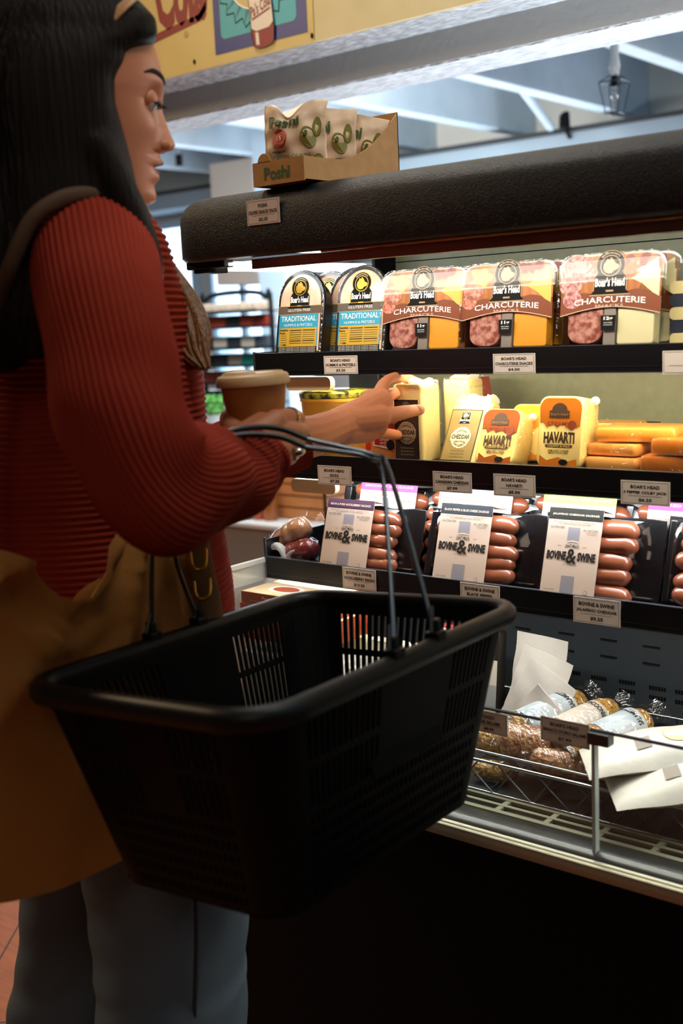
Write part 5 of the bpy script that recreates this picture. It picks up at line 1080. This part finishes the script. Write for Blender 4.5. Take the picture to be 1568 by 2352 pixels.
# left hand: reaching in, thumb on the front of the cheddar, fingers behind and over the top
W_ = PD
def pd(*a): return PD(*a)
lw0 = pd(660,1012,1.49); lw1 = pd(770,980,1.585); 
palm = [(lw0, pd(715,1003,1.535), .031, .028), (pd(715,1003,1.535), lw1, .028, .024), (lw1, pd(872,925,1.665), .024, .020), (lw1, pd(868,950,1.665), .024, .022), (lw1, pd(862,975,1.665), .022, .019), (pd(790,990,1.60), pd(845,990,1.655), .020, .017), (pd(800,965,1.60), pd(868,958,1.64), .020, .019), (pd(850,915,1.665), pd(875,910,1.67), .014,.013)]
fing = [([pd(850,955,1.635), pd(892,954,1.650), pd(928,947,1.672), pd(964,941,1.692)], [.0155,.0118,.0104,.0078]),
        ([pd(868,918,1.68), pd(884,880,1.70), pd(922,866,1.745), pd(968,884,1.79)], [.0125,.0092,.0082,.0072]),
        ([pd(876,925,1.69), pd(900,905,1.735), pd(922,910,1.80), pd(935,925,1.835)], [.0115,.0095,.0088,.0078]),
        ([pd(868,962,1.69), pd(893,958,1.735), pd(915,968,1.80), pd(930,975,1.83)], [.0112,.0092,.0085,.0075]),
        ([pd(850,992,1.67), pd(880,995,1.70), pd(905,998,1.74), pd(922,1000,1.785)], [.0105,.0085,.0078,.0068])]
hl_ = hand(palm, fing, lw0); body.add(hl_.v, hl_.f, skin)
# right hand: round the cup, seen from its back
rw0 = pd(560,1060,1.29)
def cp(ang, z, r=.034, ): 
    return Vector((cc.x, cc.y, cc.z-.045+z)) + Vector((math.cos(ang), math.sin(ang), 0))*r
palm = [(rw0, pd(585,1040,1.315), .029, .028), (pd(570,1020,1.32), pd(632,968,1.345), .022, .014), (pd(575,1030,1.32), pd(645,1000,1.345), .024, .014), (pd(585,1045,1.315), pd(645,1030,1.34), .024, .013), (pd(595,1058,1.31), pd(638,1055,1.335), .022, .012), (pd(550,1010,1.34), pd(600,975,1.35), .018,.015)]
fing = [([pd(632,964,1.348), pd(668,958,1.375), pd(684,962,1.42), pd(665,965,1.46)], [.0125,.0105,.0092,.0080]),
        ([pd(646,990,1.348), pd(682,990,1.372), pd(694,990,1.42), pd(672,992,1.465)], [.0122,.0105,.0092,.008]),
        ([pd(648,1020,1.345), pd(676,1024,1.370), pd(682,1022,1.415), pd(655,1020,1.455)], [.0118,.010,.0088,.0076]),
        ([pd(642,1048,1.338), pd(662,1052,1.362), pd(664,1050,1.40), pd(645,1046,1.435)], [.0110,.009,.008,.007]),
        ([pd(555,1008,1.35), pd(532,978,1.365), pd(524,958,1.395), pd(535,948,1.43)], [.0155,.0125,.0105,.0088])]
hr_ = hand(palm, fing, rw0); body.add(hr_.v, hr_.f, skin)
rel(body).build('body', wom, 180)
# rings, eye, brow, lashes
nail = mat('nail', '#c98f72', .25)
for c_, r_, ax_ in ((pd(962,938,1.682), (.0062,.0028,.0050), 1), (pd(660,961,1.452), (.004,.002,.004), 1)):
    q = MB(); q.ball(c_, r_, nail, 14, 8, Matrix.Rotation(.68, 3, 'Z') @ Matrix.Rotation(.3, 3, 'Y')); rel(q).build('fingernail', wom, 80)
hairm = mat('hair dark', '#0e0907', .6, spec=.12, bump=(240,.8,.003), stretch=(1,1,.06), var=(60,.5), col2='#1d130d')
hairg = mat('hair golden brown', '#3e2410', .4, bump=(300,.9,.003), stretch=(1,1,.08), var=(90,.6), col2='#96602a')
silv = mat('ring silver', '#c9c2b0', .2, 1)
def ring(c, ax, r_, w_, t_, stone=False):
    ax = ax.normalized(); u = ax.orthogonal().normalized(); v = ax.cross(u); q = MB()
    q.loft([[c+(u*math.cos(2*PI*j/28)+v*math.sin(2*PI*j/28))*(r_+dr)+ax*dz for dr, dz in ((0,-w_/2),(t_,-w_/2),(t_,w_/2),(0,w_/2))] for j in list(range(28))+[0]], silv, caps=False)
    if stone: n_ = (CAM-c); n_ = (n_-ax*n_.dot(ax)).normalized(); q.ball(c+n_*(r_+.001), (.009,.009,.006), silv, 14, 8)
    rel(q).build('ring', wom, 40)
ring(pd(667,959,1.374), pd(684,960,1.39)-pd(650,960,1.36), .0110, .0055, .0016)
ring(pd(664,1040,1.358), pd(684,1036,1.38)-pd(648,1042,1.345), .0108, .007, .0018, True)
for k, sy_ in enumerate((-1, 1)):
    e_ = MB(); e_.ball(HW(.0665, sy_*.031, .108), .0115, mat('eye white', '#c9c2bc', .2), 16, 10); e_.ball(HW(.0745, sy_*.030, .1055), (.0045,.0045,.0045), mat('iris', '#20140c', .15), 12, 8); rel(e_).build('eye', wom, 80)
def surfx(y, h):
    """x of the face surface at side offset y, height h"""
    f_ = sm(TF, h); s_ = sm(TS, h); e = 2.25; x = f_*max(0, 1-abs(y/s_)**e)**(1/e)
    wd_ = .020 if h < .014 else .019 if h < .052 else .014 if h < .062 else .0135 if h < .085 else .0095 if h < .11 else .030
    if -.012 < h < .195: x += (interp(pts, h)-f_)*math.exp(-(y/wd_)**2)
    return x
for sy_ in (-1, 1):
    q = MB()
    for i in range(9):
        a = (i-4)/4; p0 = HW(.0785-.006*abs(a), sy_*(.031+a*.012), .1065-.001*a); p1 = p0+Fv*.011+Lv*(sy_*a*.003)-Zv*.005; q.tube([p0, p0.lerp(p1, .6)-Zv*.001, p1], [.0009,.0006,.0002], hairm, 5)
    q.tube([HW(.0745, sy_*.019, .105), HW(.0790, sy_*.031, .1075), HW(.0725, sy_*.044, .104)], .0012, hairm, 6, smooth=4); rel(q).build('eyelashes', wom)
    q = MB()
    q.tube([HW(surfx(y_, h_)-.0005, sy_*y_, h_) for y_, h_ in ((.012,.131),(.020,.1345),(.030,.137),(.042,.138),(.054,.134))], [.0034,.0046,.0042,.0032,.0012], hairm, 8, smooth=5, flat=.8); rel(q).build('eyebrow', wom, 60)
q = MB(); lm = mat('lip rose', '#8f4a38', .45)
q.tube([HW(surfx(y_, h_)-.0012, y_, h_) for y_, h_ in ((-.020,.0435),(-.013,.0455),(-.006,.0475),(0,.0468),(.006,.0475),(.013,.0455),(.020,.0435))], [.0008,.0022,.0028,.0026,.0028,.0022,.0008], lm, 10, smooth=3)
q.tube([HW(surfx(y_, h_)-.0016, y_, h_) for y_, h_ in ((-.018,.0395),(-.011,.0365),(0,.0352),(.011,.0365),(.018,.0395))], [.0008,.0026,.0034,.0026,.0008], lm, 10, smooth=3); rel(q).build('lips', wom, 60)
# ---- hair
q = MB(); rings = []
def hair_ring(z, xf, xb, s_, n=40, sh=0): 
    xf += .014 if z < .15 else .003; s_ += .007
    return [HW((xf if math.cos(2*PI*j/n) > 0 else -xb)*abs(math.cos(2*PI*j/n))**.8*(1 if math.cos(2*PI*j/n) > 0 else -1)+sh if False else ((xf+xb)/2 + (xf-xb)/2*math.copysign(abs(math.cos(2*PI*j/n))**(.5 if math.cos(2*PI*j/n) > 0 else .8), math.cos(2*PI*j/n))), s_*math.copysign(abs(math.sin(2*PI*j/n))**(.5 if math.cos(2*PI*j/n) > 0 else .9), math.sin(2*PI*j/n)), z) for j in range(n)]
HRT = [(-.16,.0,-.14,.09),(-.12,.035,-.145,.100),(-.08,.046,-.14,.096),(-.04,.046,-.13,.090),(0,.036,-.128,.085),(.04,.030,-.125,.083),(.07,.024,-.125,.084),(.10,.018,-.125,.085),(.125,.020,-.122,.085),(.14,.030,-.118,.084),(.153,.045,-.114,.082),(.163,.064,-.112,.079),(.172,.080,-.110,.075),(.19,.080,-.10,.072),(.21,.064,-.082,.058),(.226,.040,-.055,.036),(.234,.012,-.02,.012)]
q.loft([hair_ring(*r_) for r_ in HRT], hairm)
q.tube([HW(-.07,0,.10), HW(-.095,0,-.02), HW(-.115,0,-.10), HW(-.13,.01,-.17)], [.06,.075,.07,.03], hairm, 18, smooth=4, flat=1.25)
q.tube([HW(.0,-.075,.06), HW(.030,-.080,-.02), HW(.046,-.074,-.07), HW(.050,-.055,-.11)], [.020,.022,.018,.012], hairm, 12, smooth=4)
hb = blob(q, .005, 3); rr_ = random.Random(5)
for k in range(150):      # strands lying on the surface
    a = rr_.uniform(PI*.42, PI*1.58); P = []
    for z, xf, xb, s_ in HRT[::-1][1:]:
        c_, sn = math.cos(a), math.sin(a); P.append(HW((xf+xb)/2+(xf-xb)/2*math.copysign(abs(c_)**.75, c_)*1.01, s_*math.copysign(abs(sn)**.85, sn)*1.015, z)+Zv*rr_.uniform(-.001,.001)+Lv*rr_.uniform(-.002,.002))
    hb.tube(P, [.0012+.0010*abs(math.sin(i*.7+k)) for i in range(len(P))], hairm, 5, smooth=2)
rel(hb).build('hair', wom, 180)
q = MB(); rr_ = random.Random(9)
for k in range(46):       # golden brown lock falling over the far shoulder to the chest
    ox_, oy_ = rr_.uniform(-1,1), rr_.uniform(-1,1)
    base = [(318,400,1.30,6,0),(322,470,1.33,9,0),(338,530,1.40,14,0),(362,600,1.43,18,0),(405,690,1.42,40,0),(430,760,1.40,46,0),(442,810,1.39,36,0),(468,848,1.38,14,6)]
    P = [PD(px+ox_*w_+3*math.sin(i*1.3+k), py+oy_*3, D+oy_*.018) for i, (px, py, D, w_, _) in enumerate(base)]; P = [p_ for p_ in P]
    q.tube(P, [.003,.0035,.005,.006,.0065,.006,.004,.0008], hairg, 6, smooth=4)
rel(q).build('hair_lock', wom, 80)
hc = MB(); c0 = PD(238,72,1.20); c1 = PD(285,18,1.215); c2 = PD(330,-30,1.24)
hc.tube([PD(236,74,1.205), PD(252,50,1.195), PD(275,22,1.195), PD(300,0,1.20), PD(335,-30,1.21)], [.0012,.0052,.0066,.006,.005], mat('clip beige', '#b98a5e', .35), 12, smooth=4, flat=.4); rel(hc).build('hair_clip', wom, 60)

# ---- sweater: ribbed knit as real ridges
knit = mat('rust knit', '#86291a', .9, spec=.1, var=(14,.6), col2='#953524', bump=(900,.5,.001))
def catmull(P, n):
    out = []
    for i in range(len(P)-1):
        p0 = P[max(i-1,0)]; p1 = P[i]; p2 = P[i+1]; p3 = P[min(i+2,len(P)-1)]
        for k in range(n):
            t = k/n; out.append([.5*((2*p1[c])+(p2[c]-p0[c])*t+(2*p0[c]-5*p1[c]+4*p2[c]-p3[c])*t*t+(3*p1[c]-p0[c]-3*p2[c]+p3[c])*t**3) for c in range(len(p1))])
    out.append(list(P[-1])); return out
def sleeve(q, keys, ribs=34, nseg=24, amp=.0016, folds=0.004, up=(0,0,1), ph=0):
    C_ = catmull([(*PD(px, py, D), r_) for px, py, D, r_ in keys], nseg); n = ribs*5
    u = Vector(up); rings = []
    for i, c_ in enumerate(C_):
        a = Vector(C_[max(i-1,0)][:3]); b_ = Vector(C_[min(i+1,len(C_)-1)][:3]); T = (b_-a).normalized(); u = (u-T*u.dot(T)).normalized(); w_ = T.cross(u); R_ = []
        t = i/(len(C_)-1)
        for j in range(n):
            th = 2*PI*j/n; f_ = folds*min(1, t*3)*(math.sin(t*34+2.2*math.sin(th+ph))*.5+.5*math.sin(t*19-3*th))*(.4+.6*math.exp(-((t-.62)/.2)**2))
            r_ = c_[3]+f_+amp*math.cos(ribs*th+7*t); R_.append(Vector(c_[:3])+u*(r_*math.cos(th))+w_*(r_*math.sin(th)))
        rings.append(R_)
    # turned cuff edge
    e = rings[-1]; cen = Vector(C_[-1][:3]); rings.append([cen+(p-cen)*.93 for p in e]); T = (Vector(C_[-1][:3])-Vector(C_[-2][:3])).normalized(); rings.append([cen+(p-cen)*.90-T*.02 for p in e])
    q.loft(rings, knit, caps=False)
sw = MB()
Rk = [(200,600,1.30,.050),(212,590,1.235,.066),(232,700,1.165,.064),(262,850,1.125,.062),(295,980,1.105,.063),(340,1090,1.10,.060),(405,1128,1.13,.058),(480,1098,1.19,.055),(545,1084,1.245,.045),(585,1064,1.285,.037),(602,1052,1.298,.034)]
sleeve(sw, Rk, ribs=60, amp=.0010, folds=.010)
Lk = [(170,620,1.48,.05),(190,720,1.53,.062),(300,900,1.55,.062),(420,1080,1.52,.055),(540,1050,1.50,.050),(640,1025,1.50,.040),(688,1010,1.51,.0385)]
sleeve(sw, Lk, ribs=56, folds=.002, amp=.0008)
TO = [(1470,222,1.49,.182,.160),(1400,222,1.485,.180,.160),(1200,215,1.475,.160,.158),(1050,212,1.46,.148,.162),(900,208,1.45,.140,.168),(780,200,1.43,.125,.170),(700,196,1.41,.112,.172),(620,192,1.39,.100,.170),(560,192,1.37,.090,.155),(520,194,1.35,.078,.120),(490,196,1.335,.068,.085),(470,198,1.33,.060,.066)]
keys = []
for py, px, D, a, b_ in TO: p = PD(px, py, D); keys.append((p.x, p.y, p.z, a, b_))
C_ = catmull(keys, 60); rings = []; n = 110; acc = 0
for i, c_ in enumerate(C_):
    ring_ = []; rb = .0014*math.cos(c_[2]*2*PI/.0078)
    for j in range(n):
        th = 2*PI*j/n; fo = .006*math.sin(3*th+c_[2]*14)*math.sin(c_[2]*9+th)
        ring_.append(Vector(c_[:3])+Fv*((c_[3]+rb+fo)*math.cos(th))+Lv*((c_[4]+rb+fo)*math.sin(th)))
    rings.append(ring_)
sw.loft(rings, knit, caps=False)
# denser rings are needed for the ribs on the body: resample between
rel(sw).build('sweater', wom, 180)
# ---- jeans
den = mat('denim', '#4d606f', .8, var=(16,.7), col2='#5d7080', bump=(700,.5,.001)); dsm = mat('denim seam', '#2c3947', .8)
q = MB()
def leg(keys, ph):
    C_ = catmull([(*PD(px, py, D), r_) for px, py, D, r_ in keys[:-1]]+[keys[-1]], 14); R_ = []
    for i, c_ in enumerate(C_):
        R_.append([Vector(c_[:3])+Fv*((c_[3]+.004*math.sin(2*th_+i*.11+ph)+.0012*math.sin(i*.6+2*th_+ph))*math.cos(th_))+Lv*((c_[3]*.95+.003*math.sin(3*th_+i*.1))*math.sin(th_)) for th_ in [2*PI*j/60 for j in range(60)]])
    return R_
lg1 = leg([(350,1750,1.46,.105),(375,1900,1.47,.104),(385,2050,1.48,.103),(390,2200,1.48,.101),(395,2352,1.48,.098),(RF.x,RF.y,.06,.085)], 0)
lg2 = leg([(190,1750,1.56,.10),(185,1900,1.57,.095),(190,2050,1.58,.088),(185,2200,1.59,.086),(175,2352,1.60,.090),(LF.x,LF.y,.06,.09)], 2)
q.loft(lg1, den); q.loft(lg2, den)
q.loft([[Vector(PD(px, py, D))+Fv*(a*math.cos(2*PI*j/60))+Lv*(b_*math.sin(2*PI*j/60)) for j in range(60)] for px, py, D, a, b_ in ((240,1330,1.49,.12,.13),(245,1450,1.50,.128,.15),(262,1620,1.50,.135,.155),(275,1760,1.51,.130,.150),(280,1830,1.52,.09,.11))], den)
rel(q).build('jeans', wom, 180)
q = MB(); sp_ = [PD(px, py, D) for px, py, D in ((440,1930,1.375),(447,2040,1.378),(450,2150,1.382),(448,2260,1.388),(445,2380,1.396))]
q.tube(sp_, [.0030,.0036,.0032,.0036,.003], dsm, 8, smooth=10, flat=.5); rel(q).build('jeans_seam', wom, 60)
shoe = mat('shoe white', '#c9c4bb', .6)
for f_ in (RF, LF):
    q = MB(); q.loft([[Vector((f_.x, f_.y, z))+Fv*(.055+(.14*s_)*math.cos(2*PI*j/24)*1.0)+Lv*(.045*s_*math.sin(2*PI*j/24)) for j in range(24)] for z, s_ in ((.001,.95),(.025,1.0),(.05,.92),(.08,.62),(.10,.45))], shoe); rel(q).build('shoe', wom, 60)

# ================================================================== TOTE BAG
suede = mat('tan suede', '#a86c2c', .85, var=(7,.7), col2='#bb803a', bump=(220,.35,.0016)); sued2 = mat('suede dark strap', '#4a3016', .8, bump=(200,.3,.001)); brass = mat('brass', '#c8902a', .25, 1)
bagc = Vector((-1.018, .755, .70))
bag = thing('tote_bag', 'slouchy tan suede tote bag hanging at the woman\'s hip behind the basket', 'bag', bagc)
q = MB(); nb = 120; rows_ = 70; R_ = []
for i in range(rows_+1):
    v = i/rows_; r_ring = []
    for j in range(nb):
        th = 2*PI*j/nb; c_, sn = math.cos(th), math.sin(th)       # c_ along Y (width), sn along X (thickness)
        yw = .205*(1-.10*v*v)-(.03 if False else 0); y = math.copysign(abs(c_)**.75, c_)*yw
        top = 1.05-.072*math.exp(-((y+.030)/.048)**2)
        if sn < 0: top -= .075*abs(sn)**.5
        bot = .69-.018*math.cos(y*7)+.020*abs(y/.22)**3
        z = bot+(top-bot)*v
        th_ = (.050-.018*v)*math.copysign(abs(sn)**.6, sn)
        # drapes hang from the right strap and spread to the left
        ang = math.atan2(y-.13, 1.12-z); rad = math.hypot(y-.13, 1.12-z)
        fold = .034*(1-abs(math.sin(ang*8.5+.6))**.7)*min(1, rad*6)*max(0.12, 1-1.15*(1-v))
        dz_ = z-(top-.0); U = (z-.975)-(y+.03)**2*9; sag = .018*(.5+.5*math.sin(U*95))*math.exp(-((y+.03)/.10)**2)*max(0, min(1, (v-.55)*3))
        r_ring.append(Vector((bagc.x+th_+(fold+sag)*(1 if sn > 0 else .5), bagc.y+y, z))-bagc)
    R_.append(r_ring)
q.loft(R_[::1], suede, caps=False); k0 = R_[0]; q.add(k0, [tuple(range(nb))[::-1]], suede); q.build('pouch_body', bag, 180)
# leather tab strip with two D rings, in front of the sweater hem
def bpx(px, py, D): return PD(px, py, D)-bagc
q = MB(); strip = [(450,1205,1.335),(462,1300,1.35),(478,1380,1.36),(490,1470,1.365)]
q.tube([bpx(*p) for p in strip], [.013,.016,.0165,.017], mat('leather tab', '#7c4f22', .6), 10, smooth=5, flat=.22, up=(.3,1,0)); q.build('leather_tab', bag, 60)
for px, py in ((455,1290),(464,1358)):
    q = MB(); q.tube([bpx(px-19,py-22,1.322), bpx(px-15,py+8,1.318), bpx(px,py+20,1.316), bpx(px+16,py+6,1.320), bpx(px+17,py-30,1.326)], .0022, brass, 8, smooth=5); q.build('d_ring', bag, 60)
q = MB(); q.tube([bpx(-50,900,1.20), bpx(-20,740,1.19), bpx(20,620,1.165), bpx(70,510,1.16), bpx(130,462,1.17), bpx(190,448,1.19), bpx(250,462,1.225), bpx(310,510,1.30), bpx(352,560,1.36), bpx(385,640,1.42)], .0066, sued2, 10, smooth=6, flat=1.4); q.build('shoulder_strap', bag, 60)
q = MB(); q.tube([bpx(-50,900,1.20), bpx(-60,1100,1.21), bpx(-50,1240,1.22)], .0085, sued2, 10, smooth=4); q.tube([bpx(385,640,1.42), bpx(430,900,1.50), bpx(452,1210,1.34)], .004, sued2, 8, smooth=4); q.build('strap_drop', bag, 60)
